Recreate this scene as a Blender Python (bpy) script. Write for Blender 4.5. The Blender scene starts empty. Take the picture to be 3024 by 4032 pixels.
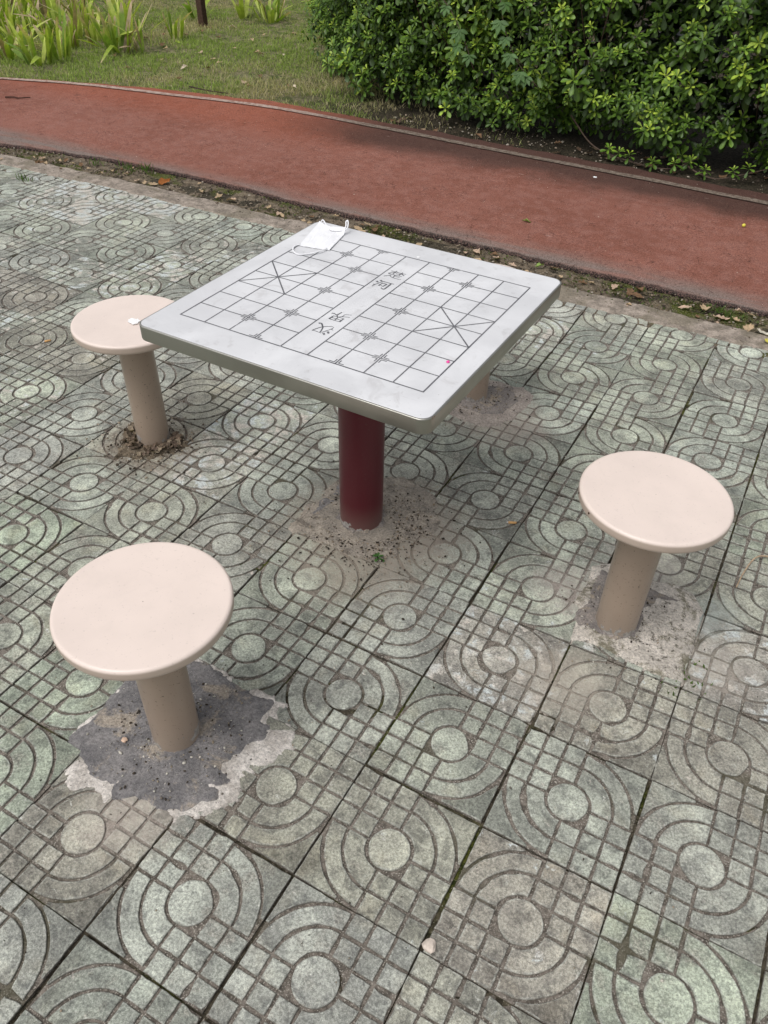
import bpy, math, random
import numpy as np
from mathutils import Matrix, Vector
random.seed(7); RNG = np.random.default_rng(11)
C = bpy.context.scene.collection
PI = math.pi
T = 0.30                      # paver size
TX, TY, TH, TROT = -0.7508, 0.7547, 0.7508, -0.0172   # table centre, height, turn

# ------------------------------------------------------------------ helpers
def tag(o, label=None, cat=None, group=None, kind=None):
    if label: o['label'] = label
    if cat: o['category'] = cat
    if group: o['group'] = group
    if kind: o['kind'] = kind
    return o
def empty(name, loc=(0, 0, 0), rz=0):
    o = bpy.data.objects.new(name, None); C.objects.link(o)
    o.location = loc; o.rotation_euler = (0, 0, rz); o.empty_display_size = .1
    return o
def link(name, me, m=None, parent=None):
    o = bpy.data.objects.new(name, me); C.objects.link(o)
    if m is not None:
        for x in (m if isinstance(m, (list, tuple)) else [m]): me.materials.append(x)
    if parent is not None: o.parent = parent
    return o
def np_mesh(name, V, faces, attrs=None, smooth=False, midx=None):
    """V (n,3); faces: list of (m,k) int arrays; attrs: name -> (n,) or (n,4) point data"""
    me = bpy.data.meshes.new(name)
    V = np.asarray(V, np.float32)
    me.vertices.add(len(V)); me.vertices.foreach_set('co', V.ravel())
    faces = [np.asarray(f, np.int32) for f in faces if len(f)]
    tot = sum(f.size for f in faces); nf = sum(len(f) for f in faces)
    me.loops.add(tot); me.polygons.add(nf)
    me.loops.foreach_set('vertex_index', np.concatenate([f.ravel() for f in faces]))
    sizes = np.concatenate([np.full(len(f), f.shape[1]) for f in faces])
    start = np.concatenate([[0], np.cumsum(sizes)[:-1]]).astype(np.int32)
    me.polygons.foreach_set('loop_start', start)
    if smooth: me.polygons.foreach_set('use_smooth', np.ones(nf, bool))
    if midx is not None: me.polygons.foreach_set('material_index', np.asarray(midx, np.int32))
    me.update(calc_edges=True)
    for k, a in (attrs or {}).items():
        a = np.asarray(a, np.float32)
        if a.ndim == 1:
            at = me.attributes.new(k, 'FLOAT', 'POINT'); at.data.foreach_set('value', a)
        else:
            at = me.attributes.new(k, 'FLOAT_COLOR', 'POINT')
            if a.shape[1] == 3: a = np.concatenate([a, np.ones((len(a), 1), np.float32)], 1)
            at.data.foreach_set('color', a.ravel())
    me.validate()
    return me
class Poly:
    """collects ragged polygons"""
    def __init__(s): s.v = []; s.f = []; s.a = {}
    def add(s, vs, fs, **at):
        b = len(s.v); s.v.extend(vs); s.f.extend([tuple(i + b for i in f) for f in fs])
        for k, val in at.items(): s.a.setdefault(k, []).extend(val)
    def mesh(s, name, smooth=False):
        me = bpy.data.meshes.new(name); me.from_pydata([tuple(map(float, p)) for p in s.v], [], s.f)
        if smooth: me.polygons.foreach_set('use_smooth', [True] * len(me.polygons))
        for k, vals in s.a.items():
            arr = np.asarray(vals, np.float32)
            if arr.ndim == 1:
                at = me.attributes.new(k, 'FLOAT', 'POINT'); at.data.foreach_set('value', arr)
            else:
                at = me.attributes.new(k, 'FLOAT_COLOR', 'POINT')
                at.data.foreach_set('color', np.concatenate([arr, np.ones((len(arr), 1), np.float32)], 1).ravel())
        me.update(); return me
def hash2(ix, iy, s=0):
    h = (ix.astype(np.int64) * 374761393 + iy.astype(np.int64) * 668265263 + s * 1274126177) & 0xffffffff
    h = ((h ^ (h >> 13)) * 1274126177) & 0xffffffff
    return ((h ^ (h >> 16)) & 0xffff) / 65535.0
def vnoise(x, y, s=0):
    ix = np.floor(x); iy = np.floor(y); fx = x - ix; fy = y - iy
    fx = fx * fx * (3 - 2 * fx); fy = fy * fy * (3 - 2 * fy)
    a = hash2(ix, iy, s); b = hash2(ix + 1, iy, s); c = hash2(ix, iy + 1, s); d = hash2(ix + 1, iy + 1, s)
    return (a * (1 - fx) + b * fx) * (1 - fy) + (c * (1 - fx) + d * fx) * fy
def fbm(x, y, f, o=4, s=0):
    x = np.asarray(x, float); y = np.asarray(y, float)
    r = 0; a = .5; t = 0
    for k in range(o): r = r + a * vnoise(x * f, y * f, s + k); t += a; a *= .5; f *= 2.03
    return r / t * 2 - 1
def grid_faces(nx, ny):
    i, j = np.meshgrid(np.arange(nx - 1), np.arange(ny - 1), indexing='ij')
    a = (i * ny + j).ravel(); return np.stack([a, a + ny, a + ny + 1, a + 1], 1)
def spline(pts, n):
    """Catmull-Rom through pts"""
    P = [np.array(p, float) for p in pts]; P = [2 * P[0] - P[1]] + P + [2 * P[-1] - P[-2]]
    out = []
    for k in range(1, len(P) - 2):
        for q in range(n):
            t = q / n
            out.append(.5 * (2 * P[k] + (P[k + 1] - P[k - 1]) * t + (2 * P[k - 1] - 5 * P[k] + 4 * P[k + 1] - P[k + 2]) * t * t + (3 * P[k] - P[k - 1] - 3 * P[k + 1] + P[k + 2]) * t ** 3))
    out.append(P[-2]); return np.array(out)
def tube(mb, pts, r, seg=6, cap=True):
    pts = [Vector(p) for p in pts]; n = len(pts); rr = r if hasattr(r, '__len__') else [r] * n
    vs = []; fs = []; up = Vector((0, 0, 1))
    for i, p in enumerate(pts):
        d = (pts[min(i + 1, n - 1)] - pts[max(i - 1, 0)]).normalized()
        a = d.cross(up if abs(d.z) < .9 else Vector((1, 0, 0))).normalized(); b = d.cross(a)
        for k in range(seg):
            t = 2 * PI * k / seg; vs.append(p + (a * math.cos(t) + b * math.sin(t)) * rr[i])
    for i in range(n - 1):
        for k in range(seg):
            fs.append((i * seg + k, i * seg + (k + 1) % seg, (i + 1) * seg + (k + 1) % seg, (i + 1) * seg + k))
    if cap: fs.append(tuple(range(seg))[::-1]); fs.append(tuple((n - 1) * seg + k for k in range(seg)))
    mb.add(vs, fs)
def lathe(mb, prof, seg=64, c=(0, 0), close=False):
    vs = []; fs = []
    for r, z in prof:
        for k in range(seg):
            t = 2 * PI * k / seg; vs.append((c[0] + r * math.cos(t), c[1] + r * math.sin(t), z))
    for i in range(len(prof) - 1):
        for k in range(seg):
            fs.append((i * seg + k, i * seg + (k + 1) % seg, (i + 1) * seg + (k + 1) % seg, (i + 1) * seg + k))
    if close:
        fs.append(tuple(range(seg))[::-1]); fs.append(tuple((len(prof) - 1) * seg + k for k in range(seg)))
    mb.add(vs, fs)

# ------------------------------------------------------------------ materials
class M:
    def __init__(s, name, rough=.8, spec=.3, metal=0):
        s.m = bpy.data.materials.new(name); s.m.use_nodes = True; s.nt = s.m.node_tree
        s.b = s.nt.nodes['Principled BSDF']; s.b.inputs['Roughness'].default_value = rough
        s.b.inputs['Specular IOR Level'].default_value = spec; s.b.inputs['Metallic'].default_value = metal
        s.tc = s.nt.nodes.new('ShaderNodeTexCoord'); s.co = s.tc.outputs['Object']
    def L(s, a, b): s.nt.links.new(a, b)
    def put(s, sock, v):
        if isinstance(v, bpy.types.NodeSocket): s.L(v, sock)
        elif isinstance(v, (tuple, list)) and len(v) == 3 and len(sock.default_value) == 4: sock.default_value = (*v, 1)
        else: sock.default_value = v
    def noise(s, sc, det=4, rough=.55, dist=0, co=None, color=False):
        n = s.nt.nodes.new('ShaderNodeTexNoise'); n.inputs['Scale'].default_value = sc; n.inputs['Detail'].default_value = det
        n.inputs['Roughness'].default_value = rough; n.inputs['Distortion'].default_value = dist
        s.L(co or s.co, n.inputs['Vector']); return n.outputs['Color' if color else 'Fac']
    def vor(s, sc, feat='F1', co=None, out='Distance'):
        n = s.nt.nodes.new('ShaderNodeTexVoronoi'); n.inputs['Scale'].default_value = sc; n.feature = feat
        s.L(co or s.co, n.inputs['Vector']); return n.outputs[out]
    def ramp(s, f, lo, hi, a=0., b=1.):
        n = s.nt.nodes.new('ShaderNodeMapRange'); n.interpolation_type = 'SMOOTHSTEP'
        s.put(n.inputs[0], f)
        for i, v in ((1, lo), (2, hi), (3, a), (4, b)): n.inputs[i].default_value = v
        return n.outputs[0]
    def math(s, op, a, b=0., c=0.):
        n = s.nt.nodes.new('ShaderNodeMath'); n.operation = op
        for i, v in enumerate((a, b, c)): s.put(n.inputs[i], v)
        return n.outputs[0]
    def mix(s, f, a, b, mode='MIX'):
        n = s.nt.nodes.new('ShaderNodeMix'); n.data_type = 'RGBA'; n.blend_type = mode
        s.put(n.inputs[0], f); s.put(n.inputs[6], a); s.put(n.inputs[7], b); return n.outputs[2]
    def attr(s, k, out='Fac'):
        n = s.nt.nodes.new('ShaderNodeAttribute'); n.attribute_name = k; return n.outputs[out]
    def scaled(s, v):
        n = s.nt.nodes.new('ShaderNodeMapping'); n.inputs['Scale'].default_value = v; s.L(s.co, n.inputs[0]); return n.outputs[0]
    def spot(s, x, y, r0, r1, amp=.5, nz=None):
        """1 inside radius r0 around (x,y) falling to 0 at r1, ragged by noise"""
        n = s.nt.nodes.new('ShaderNodeVectorMath'); n.operation = 'DISTANCE'
        s.L(s.flat(), n.inputs[0]); n.inputs[1].default_value = (x, y, 0)
        d = n.outputs['Value']
        if nz is not None: d = s.math('ADD', d, s.math('MULTIPLY', s.math('SUBTRACT', nz, .5), amp))
        return s.ramp(d, r0, r1, 1, 0)
    def flat(s):
        if not hasattr(s, '_fl'):
            n = s.nt.nodes.new('ShaderNodeVectorMath'); n.operation = 'MULTIPLY'; n.inputs[1].default_value = (1, 1, 0); s.L(s.co, n.inputs[0]); s._fl = n.outputs[0]
        return s._fl
    def sep(s, k):
        if not hasattr(s, '_sp'):
            n = s.nt.nodes.new('ShaderNodeSeparateXYZ'); s.L(s.co, n.inputs[0]); s._sp = n
        return s._sp.outputs[k]
    def bump(s, h, st=.5, d=.002):
        n = s.nt.nodes.new('ShaderNodeBump'); n.inputs['Strength'].default_value = st; n.inputs['Distance'].default_value = d
        s.L(h, n.inputs['Height'])
        if s.b.inputs['Normal'].links: s.L(s.b.inputs['Normal'].links[0].from_socket, n.inputs['Normal'])
        s.L(n.outputs[0], s.b.inputs['Normal'])
    def col(s, c): s.put(s.b.inputs['Base Color'], c); return s.m
def simple(name, c, rough=.7, spec=.3, var=.15, sc=40, metal=0, bump=0):
    k = M(name, rough, spec, metal); n = k.noise(sc, 5, .6)
    k.col(k.mix(k.ramp(n, .3, .7), tuple(x * (1 - var) for x in c), tuple(min(1, x * (1 + var)) for x in c)))
    if bump: k.bump(n, bump, .002)
    return k.m

def m_paver():
    k = M('green_concrete', .85, .25)
    tint = k.attr('tint', 'Color'); edge = k.attr('edge'); wear = k.attr('wear'); grv = k.attr('grv')
    big = k.noise(5.5, 5, .6); med = k.noise(26, 6, .65, .4); fin = k.noise(170, 4, .7); spk = k.noise(520, 2, .6)
    c = k.mix(k.ramp(big, .3, .7), tint, (.5, .5, .5), 'MULTIPLY')
    c = k.mix(k.ramp(big, .36, .66), k.mix(1., tint, (.64, .63, .63), 'MULTIPLY'), k.mix(1., tint, (1.20, 1.20, 1.17), 'MULTIPLY'))
    # soot stains and pale algae
    st = k.ramp(med, .50, .63, 0, 1)
    c = k.mix(k.math('MULTIPLY', st, .62), c, k.mix(1., c, (.42, .42, .44), 'MULTIPLY'))
    st2 = k.ramp(k.noise(40, 7, .75, .2), .55, .72)
    c = k.mix(k.math('MULTIPLY', st2, .50), c, (.56, .565, .50))
    c = k.mix(k.ramp(k.noise(9, 3, .5, .5), .52, .74, 0, .45), c, k.mix(1., c, (.98, .90, .80), 'MULTIPLY'))
    # wear to bare pale concrete
    wn = k.math('ADD', k.noise(19, 7, .7, .3), k.math('MULTIPLY', wear, .30))
    wm = k.ramp(wn, .635, .70)
    pale = k.mix(k.ramp(k.noise(11, 2), .42, .58), (.58, .53, .47), (.55, .59, .59))
    c = k.mix(k.math('MULTIPLY', wm, .85), c, pale)
    # edges rubbed lighter with dark dirt just outside
    em = k.math('MULTIPLY', edge, k.ramp(k.noise(45, 5, .7), .36, .62))
    c = k.mix(k.math('MULTIPLY', em, .62), c, (.52, .53, .48))
    ed = k.math('MULTIPLY', edge, k.ramp(k.noise(60, 5, .7), .55, .42))
    c = k.mix(k.math('MULTIPLY', ed, .45), c, (.09, .085, .075))
    c = k.mix(k.ramp(k.noise(7, 8, .78, .3), .53, .66, 0, .55), c, k.mix(k.ramp(fin, .4, .6), (.20, .185, .155), (.36, .33, .285)))
    c = k.mix(k.ramp(k.noise(33, 6, .8, .2), .63, .67, 0, .75), c, (.60, .60, .55))
    c = k.mix(k.ramp(k.noise(52, 5, .8), .36, .31, 0, .7), c, (.10, .10, .09))
    # grain
    c = k.mix(1., c, k.mix(k.ramp(fin, .33, .67), (.66, .66, .66), (1.28, 1.28, 1.28)), 'MULTIPLY')
    c = k.mix(1., c, k.mix(k.ramp(spk, .3, .7), (.74, .74, .74), (1.24, 1.24, 1.22)), 'MULTIPLY')
    c = k.mix(k.ramp(k.noise(230, 2, .5), .70, .74, 0, .6), c, (.07, .065, .06))
    # groove dirt
    g = k.mix(k.ramp(k.noise(75, 5, .7), .35, .65), (.085, .073, .060), (.225, .195, .165))
    g = k.mix(k.ramp(k.noise(300, 2, .6), .58, .66), g, (.42, .39, .34))
    g = k.mix(k.ramp(k.noise(4, 3), .56, .68, 0, .6), g, (.055, .055, .025))
    c = k.mix(grv, c, g)
    # dust, sand and cement smears on the ground round the legs
    nz = k.noise(16, 7, .7); nzf = k.noise(90, 5, .75)
    def over(c, x, y, r0, r1, col, a, amp=.3):
        m = k.spot(x, y, r0, r1, amp, nz); m = k.math('MULTIPLY', m, k.ramp(nzf, .30, .62, .35, 1.)); return k.mix(k.math('MULTIPLY', m, a), c, col)
    c = over(c, -.72, .76, .12, .34, (.34, .29, .235), .85)
    c = over(c, -.66, .60, .05, .30, (.31, .27, .22), .75)
    c = over(c, -.56, .80, .05, .26, (.33, .285, .24), .7)
    c = over(c, -1.60, .72, .10, .24, (.20, .16, .125), .8)
    c = over(c, .02, .47, .02, .18, (.42, .375, .315), .75, .25)
    c = over(c, .10, .98, .03, .18, (.44, .40, .36), .8, .25)
    c = over(c, -.06, .80, .03, .16, (.43, .38, .34), .75, .25)
    c = over(c, .36, .72, .0, .17, (.44, .40, .35), .75, .25)
    c = over(c, .32, .90, .0, .12, (.46, .50, .46), .75, .2)
    c = over(c, -.58, 1.52, .08, .24, (.34, .29, .25), .8, .25)
    c = over(c, -.70, -.36, .02, .16, (.46, .40, .35), .7, .25)
    c = over(c, -3.3, 2.45, .1, .8, (.36, .35, .31), .35, .8)
    k.bump(k.noise(150, 6, .75), .9, .0024); k.bump(med, .5, .003)
    k.put(k.b.inputs['Roughness'], k.ramp(big, .3, .7, .68, .92))
    return k.col(c)
def m_joint():
    k = M('joint_soil', .95, .1)
    n = k.noise(60, 6, .7); c = k.mix(k.ramp(n, .35, .65), (.022, .019, .013), (.085, .072, .052))
    c = k.mix(k.ramp(k.noise(3.2, 4), .50, .62), c, k.mix(k.ramp(n, .4, .6), (.022, .028, .008), (.085, .09, .02)))
    c = k.mix(k.ramp(k.noise(300, 2), .64, .7), c, (.28, .25, .2))
    k.bump(n, .8, .004); return k.col(c)
def m_dirt():
    k = M('bare_soil', .95, .1)
    n = k.noise(22, 8, .72); f = k.noise(120, 5, .75)
    c = k.mix(k.ramp(n, .33, .66), (.060, .047, .034), (.22, .175, .125))
    c = k.mix(k.ramp(k.noise(3.3, 5, .6), .50, .60), c, k.mix(k.ramp(f, .35, .65), (.030, .042, .010), (.115, .125, .028)))
    c = k.mix(k.ramp(k.noise(240, 2, .6), .62, .68), c, (.42, .37, .30))
    c = k.mix(k.ramp(k.noise(190, 3, .6), .36, .32), c, (.02, .016, .012))
    k.bump(f, .9, .006); k.bump(n, .6, .01); return k.col(c)
def m_lawn():
    k = M('lawn_soil', .95, .1)
    n = k.noise(9, 8, .7); f = k.noise(70, 6, .75)
    c = k.mix(k.ramp(n, .38, .62), (.11, .14, .045), (.32, .275, .17))
    c = k.mix(k.ramp(f, .40, .62), k.mix(1., c, (.45, .45, .45), 'MULTIPLY'), c)
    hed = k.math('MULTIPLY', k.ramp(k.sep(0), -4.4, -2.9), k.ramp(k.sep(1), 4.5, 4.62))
    c = k.mix(k.math('MULTIPLY', hed, .92), c, k.mix(k.ramp(f, .45, .7), (.018, .014, .011), (.09, .07, .052)))  # bare soil under the hedge, with the shade there painted in
    k.bump(f, .9, .01); return k.col(c)
def m_track():
    k = M('red_rubber', .95, .12)
    big = k.noise(1.3, 5, .6); med = k.noise(14, 6, .65); fin = k.noise(210, 3, .7); st = k.scaled((1, 6, 1)); sm = k.noise(3, 5, .6, 0, st)
    c = k.mix(k.ramp(big, .35, .65), (.225, .092, .066), (.275, .120, .090))
    c = k.mix(k.ramp(med, .4, .68, 0, .5), c, (.32, .165, .135))
    # orange fresh zone toward the far lane line, dusty pink toward the near edge
    y = k.sep(1)
    c = k.mix(k.math('MULTIPLY', k.ramp(y, 3.2, 2.97), k.ramp(sm, .3, .6, .35, 1)), c, (.21, .17, .15))
    c = k.mix(k.math('MULTIPLY', k.ramp(y, 3.75, 4.3, 0, .5), k.ramp(k.sep(0), -2.4, -3.4)), c, (.33, .095, .05))
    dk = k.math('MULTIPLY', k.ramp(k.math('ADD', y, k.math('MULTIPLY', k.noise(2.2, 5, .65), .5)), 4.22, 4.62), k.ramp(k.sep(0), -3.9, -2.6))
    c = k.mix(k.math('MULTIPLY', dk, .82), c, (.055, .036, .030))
    # grain, pits and short cracks
    c = k.mix(1., c, k.mix(k.ramp(fin, .3, .7), (.50, .50, .50), (1.42, 1.4, 1.4)), 'MULTIPLY')
    cr = k.math('MULTIPLY', k.ramp(k.vor(26, 'DISTANCE_TO_EDGE', k.mixco(.05)), .06, .0), k.ramp(k.noise(9, 6, .75), .52, .60))
    c = k.mix(k.math('MULTIPLY', cr, .72), c, (.04, .018, .015))
    pit = k.ramp(k.noise(80, 4, .7), .57, .66); c = k.mix(k.math('MULTIPLY', pit, .55), c, (.075, .028, .022))
    sc = k.ramp(k.noise(5, 3, .5, 0, k.scaled((1.6, 9, 1))), .72, .77); c = k.mix(k.math('MULTIPLY', sc, .4), c, (.5, .38, .34))
    edge = k.attr('side'); c = k.mix(edge, c, k.mix(k.ramp(k.noise(160, 3), .45, .65), (.012, .011, .011), (.16, .10, .085)))
    k.bump(fin, .7, .003); k.bump(k.noise(75, 5, .7), .5, .004); return k.col(c)
def _mixco(s, a):
    n = s.nt.nodes.new('ShaderNodeVectorMath'); n.operation = 'MULTIPLY_ADD'
    s.L(s.noise(12, 4, .6, color=True), n.inputs[0]); n.inputs[1].default_value = (a, a, 0); s.L(s.co, n.inputs[2]); return n.outputs[0]
M.mixco = _mixco
def m_line():
    k = M('lane_paint', .9, .15)
    w = k.ramp(k.noise(30, 6, .7), .3, .6); c = k.mix(w, (.22, .105, .08), (.44, .34, .29))
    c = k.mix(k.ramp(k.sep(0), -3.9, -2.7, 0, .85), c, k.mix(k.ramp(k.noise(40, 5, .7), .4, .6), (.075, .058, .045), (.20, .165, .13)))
    c = k.mix(1., c, k.mix(k.ramp(k.noise(230, 3), .3, .7), (.7, .7, .7), (1.25, 1.25, 1.25)), 'MULTIPLY'); k.bump(k.noise(200, 3), .5, .002)
    return k.col(c)
def m_kerb():
    k = M('kerb_cement', .95, .15)
    n = k.noise(16, 8, .72); f = k.noise(130, 5, .75)
    c = k.mix(k.ramp(n, .35, .66), (.20, .17, .14), (.42, .355, .30))
    c = k.mix(k.ramp(k.noise(5, 4, .6), .5, .62, 0, .6), c, (.19, .165, .12))
    c = k.mix(1., c, k.mix(k.ramp(f, .3, .7), (.68, .68, .68), (1.25, 1.25, 1.25)), 'MULTIPLY')
    k.bump(f, .9, .004); k.bump(n, .5, .008); return k.col(c)
def m_cement(name, lo, hi, sand=None, moss=0):
    k = M(name, .92, .2)
    n = k.noise(18, 7, .68); f = k.noise(150, 5, .75)
    c = k.mix(k.ramp(n, .35, .65), lo, hi)
    if sand: c = k.mix(k.ramp(k.noise(13, 7, .7, .5), .53, .64), c, sand)
    if moss:
        c = k.mix(k.ramp(k.noise(9, 8, .75, .4), .49, .60, 0, moss), c, (.115, .105, .055))
        c = k.mix(k.ramp(k.noise(45, 6, .75), .55, .63, 0, moss), c, (.06, .052, .035))
    c = k.mix(1., c, k.mix(k.ramp(f, .3, .7), (.66, .66, .66), (1.3, 1.3, 1.3)), 'MULTIPLY')
    c = k.mix(k.ramp(k.noise(330, 2, .6), .66, .72, 0, .6), c, (.62, .58, .52))
    c = k.mix(k.ramp(k.noise(260, 2, .6), .35, .30, 0, .7), c, (.045, .04, .04))
    k.bump(f, 1., .004); k.bump(n, .6, .006); return k.col(c)
def m_paint(name, c0, rough, speck, chip=0):
    k = M(name, rough, .4)
    n = k.noise(7, 4, .5); c = k.mix(k.ramp(n, .3, .7), tuple(x * .95 for x in c0), tuple(x * 1.03 for x in c0))
    c = k.mix(k.ramp(k.noise(70, 3, .6), .70, .75, 0, speck), c, tuple(x * .45 for x in c0))
    c = k.mix(k.ramp(k.noise(150, 2, .6), .66, .70, 0, speck), c, (.10, .07, .05))
    c = k.mix(k.ramp(k.noise(21, 6, .75), .66, .69, 0, .22), c, tuple(x * .62 for x in c0))
    c = k.mix(k.ramp(k.noise(3.5, 5, .6, .5), .5, .7, 0, .30), c, tuple(x * .80 for x in c0))
    if not chip:
        c = k.mix(k.ramp(k.noise(42, 5, .8), .69, .70, 0, .6), c, (.30, .23, .19))
        c = k.mix(k.ramp(k.noise(7, 7, .75, 1.5), .52, .70, 0, .16), c, (.58, .49, .44))
        c = k.mix(k.ramp(k.noise(4, 4, .6, 0, k.scaled((2, 26, 1))), .66, .70, 0, .10), c, (.45, .37, .31))
    if not chip: c = k.mix(k.ramp(k.sep(2), .4675, .459, 0, .75), c, (.40, .31, .245))  # seat side darkened by height, its weaker light put into the colour
    if chip:
        z = k.sep(2); cn = k.math('ADD', z, k.math('MULTIPLY', k.math('SUBTRACT', k.noise(24, 5, .65), .5), chip * 6))
        m = k.ramp(cn, chip * .55, chip * .48)
        c = k.mix(m, c, k.mix(k.ramp(k.noise(120, 4), .35, .65), (.22, .21, .20), (.46, .44, .42)))
        k.bump(m, .4, .0015)
        c = k.mix(k.math('MULTIPLY', k.ramp(z, .12, .0), .3), c, (.25, .21, .17))
    k.bump(k.noise(90, 3), .08, .001); return k.col(c)
def m_tabletop():
    k = M('printed_metal_board', .42, .4)
    n = k.noise(6, 6, .6, .6); c = k.mix(k.ramp(n, .3, .7), (.59, .59, .605), (.70, .70, .715))
    c = k.mix(k.ramp(k.noise(15, 5, .62, .8), .57, .71, 0, .42), c, (.44, .425, .425))
    c = k.mix(k.ramp(k.noise(34, 5, .7), .60, .70, 0, .3), c, (.36, .35, .34))
    c = k.mix(k.ramp(k.noise(130, 3, .6), .72, .76, 0, .5), c, (.24, .23, .22))
    sv = k.scaled((3, 40, 1)); c = k.mix(k.ramp(k.noise(3, 4, .6, 0, sv), .71, .75, 0, .25), c, (.40, .39, .38))
    k.put(k.b.inputs['Roughness'], k.ramp(n, .3, .7, .34, .52)); return k.col(c)
def m_steel():
    k = M('brushed_steel', .3, .5, 1.)
    b = k.noise(8, 5, .6, 0, k.scaled((1, 1, 60))); n = k.noise(5, 4)
    c = k.mix(k.ramp(n, .35, .65), (.36, .35, .315), (.44, .43, .39))
    c = k.mix(k.ramp(k.noise(28, 5, .7), .68, .74, 0, .75), c, (.28, .13, .05))
    k.put(k.b.inputs['Roughness'], k.ramp(b, .3, .7, .36, .46)); k.bump(b, .01, .0003); return k.col(c)
def m_leaf(name, rough=.38, spec=.5, trans=.12):
    k = M(name, rough, spec); c = k.attr('col', 'Color')
    c = k.mix(k.ramp(k.noise(30, 4), .35, .65), k.mix(1., c, (.84, .86, .84), 'MULTIPLY'), k.mix(1., c, (1.12, 1.1, 1.1), 'MULTIPLY'))
    k.col(c); nt = k.nt; tr = nt.nodes.new('ShaderNodeBsdfTranslucent'); mx = nt.nodes.new('ShaderNodeMixShader'); mx.inputs[0].default_value = trans
    k.L(k.mix(1., c, (1.3, 1.5, .6), 'MULTIPLY'), tr.inputs[0]); k.L(k.b.outputs[0], mx.inputs[1]); k.L(tr.outputs[0], mx.inputs[2])
    k.L(mx.outputs[0], nt.nodes['Material Output'].inputs[0]); return k.m

PAVER, JOINT, DIRT, LAWN, TRACK, LINE, KERB = m_paver(), m_joint(), m_dirt(), m_lawn(), m_track(), m_line(), m_kerb()
SEATP = m_paint('cream_seat_paint', (.75, .635, .57), .33, .12)
POLEP = m_paint('taupe_leg_paint', (.345, .265, .205), .28, .75, .035)
MAROON = m_paint('maroon_paint', (.095, .011, .018), .32, .35, .035)
TOP, STEEL = m_tabletop(), m_steel()
def m_ink():
    k = M('dark_grey_ink', .5, .3); n = k.noise(38, 6, .75)
    return k.col(k.mix(k.ramp(n, .60, .70, 0, .75), k.mix(k.ramp(k.noise(7, 3), .35, .65), (.095, .095, .105), (.16, .16, .17)), (.55, .55, .57)))
INK = m_ink()
LEAF = m_leaf('glossy_leaf', .42, .38, .16); BLADE = m_leaf('grass_blade', .6, .25, .35); STRAP = m_leaf('strap_leaf', .5, .35, .3); DRY = m_leaf('dry_leaf', .8, .15, .12)
WOOD = simple('bark', (.07, .042, .028), .85, .2, .35, 60, bump=.5)
TWIG = simple('twig_bark', (.085, .06, .045), .85, .2, .35, 80, bump=.4)

# ------------------------------------------------------------------ paved square of relief tiles
def inset(P, d):
    """move every point of closed CCW polygon inwards by d (mitred)"""
    P = np.asarray(P); a = P - np.roll(P, 1, 0); b = np.roll(P, -1, 0) - P
    na = np.stack([-a[:, 1], a[:, 0]], 1); nb = np.stack([-b[:, 1], b[:, 0]], 1)
    na /= np.linalg.norm(na, axis=1)[:, None] + 1e-12; nb /= np.linalg.norm(nb, axis=1)[:, None] + 1e-12
    m = na + nb; m /= np.maximum((m * m).sum(1), .6)[:, None] / 2
    return P + m * d
def resample(P, step):
    P = np.asarray(P); out = []
    for i in range(len(P)):
        a = P[i]; b = P[(i + 1) % len(P)]; n = max(1, int(round(np.linalg.norm(b - a) / step)))
        for k in range(n): out.append(a + (b - a) * k / n)
    return np.array(out)
GW = .0225; O = .4955
def tile_pieces():
    """outlines on a unit tile centred on 0, quadrants (+,+) and (-,-) cut into squares, the others into rings"""
    w = GW / 2; P = []
    L = [0, 1 / 6, 1 / 3, .5]
    for sx in (1, -1):
        for i in range(3):
            for j in range(3):
                if i == 0 and j == 0: continue
                x0, x1 = L[i] + w, (L[i + 1] - w if i < 2 else O); y0, y1 = L[j] + w, (L[j + 1] - w if j < 2 else O)
                q = [(x0, y0), (x1, y0), (x1, y1), (x0, y1)]
                P.append([(sx * a, sx * b) for a, b in q])
    P.append([((.168 - w) * math.cos(t), (.168 - w) * math.sin(t)) for t in np.linspace(0, 2 * PI, 30)[:-1]])
    def ring(r0, r1):
        # quadrant a>0,b>0 with both sides cut back by w
        t0, t1 = math.asin(w / r0), math.asin(w / r1)
        inn = [(r0 * math.cos(t), r0 * math.sin(t)) for t in np.linspace(PI / 2 - t0, t0, 10)]
        out = [(r1 * math.cos(t), r1 * math.sin(t)) for t in np.linspace(t1, PI / 2 - t1, 16)]
        return out + inn
    def rot(q, k):
        for _ in range(k): q = [(-b, a) for a, b in q]
        return q
    RA, RB, RC = .168, .341, .489; rc = RC + w; t0 = math.acos((O - .020) / rc)
    corner = [(O, O), (rc * math.sin(t0), O)] + [(rc * math.cos(t), rc * math.sin(t)) for t in np.linspace(PI / 2 - t0, t0, 14)] + [(O, rc * math.sin(t0))]
    for k in (1, 3):
        for q in (ring(RA + w, RB - w), ring(RB + w, RC - w), corner): P.append(rot(q, k))
    out = []
    for q in P:
        q = np.array(q); a = .5 * np.sum(q[:, 0] * np.roll(q[:, 1], -1) - np.roll(q[:, 0], -1) * q[:, 1])
        out.append(q if a > 0 else q[::-1])
    return out
PIECES = tile_pieces()
FLIP = {(0, -8), (0, -7)}
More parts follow.
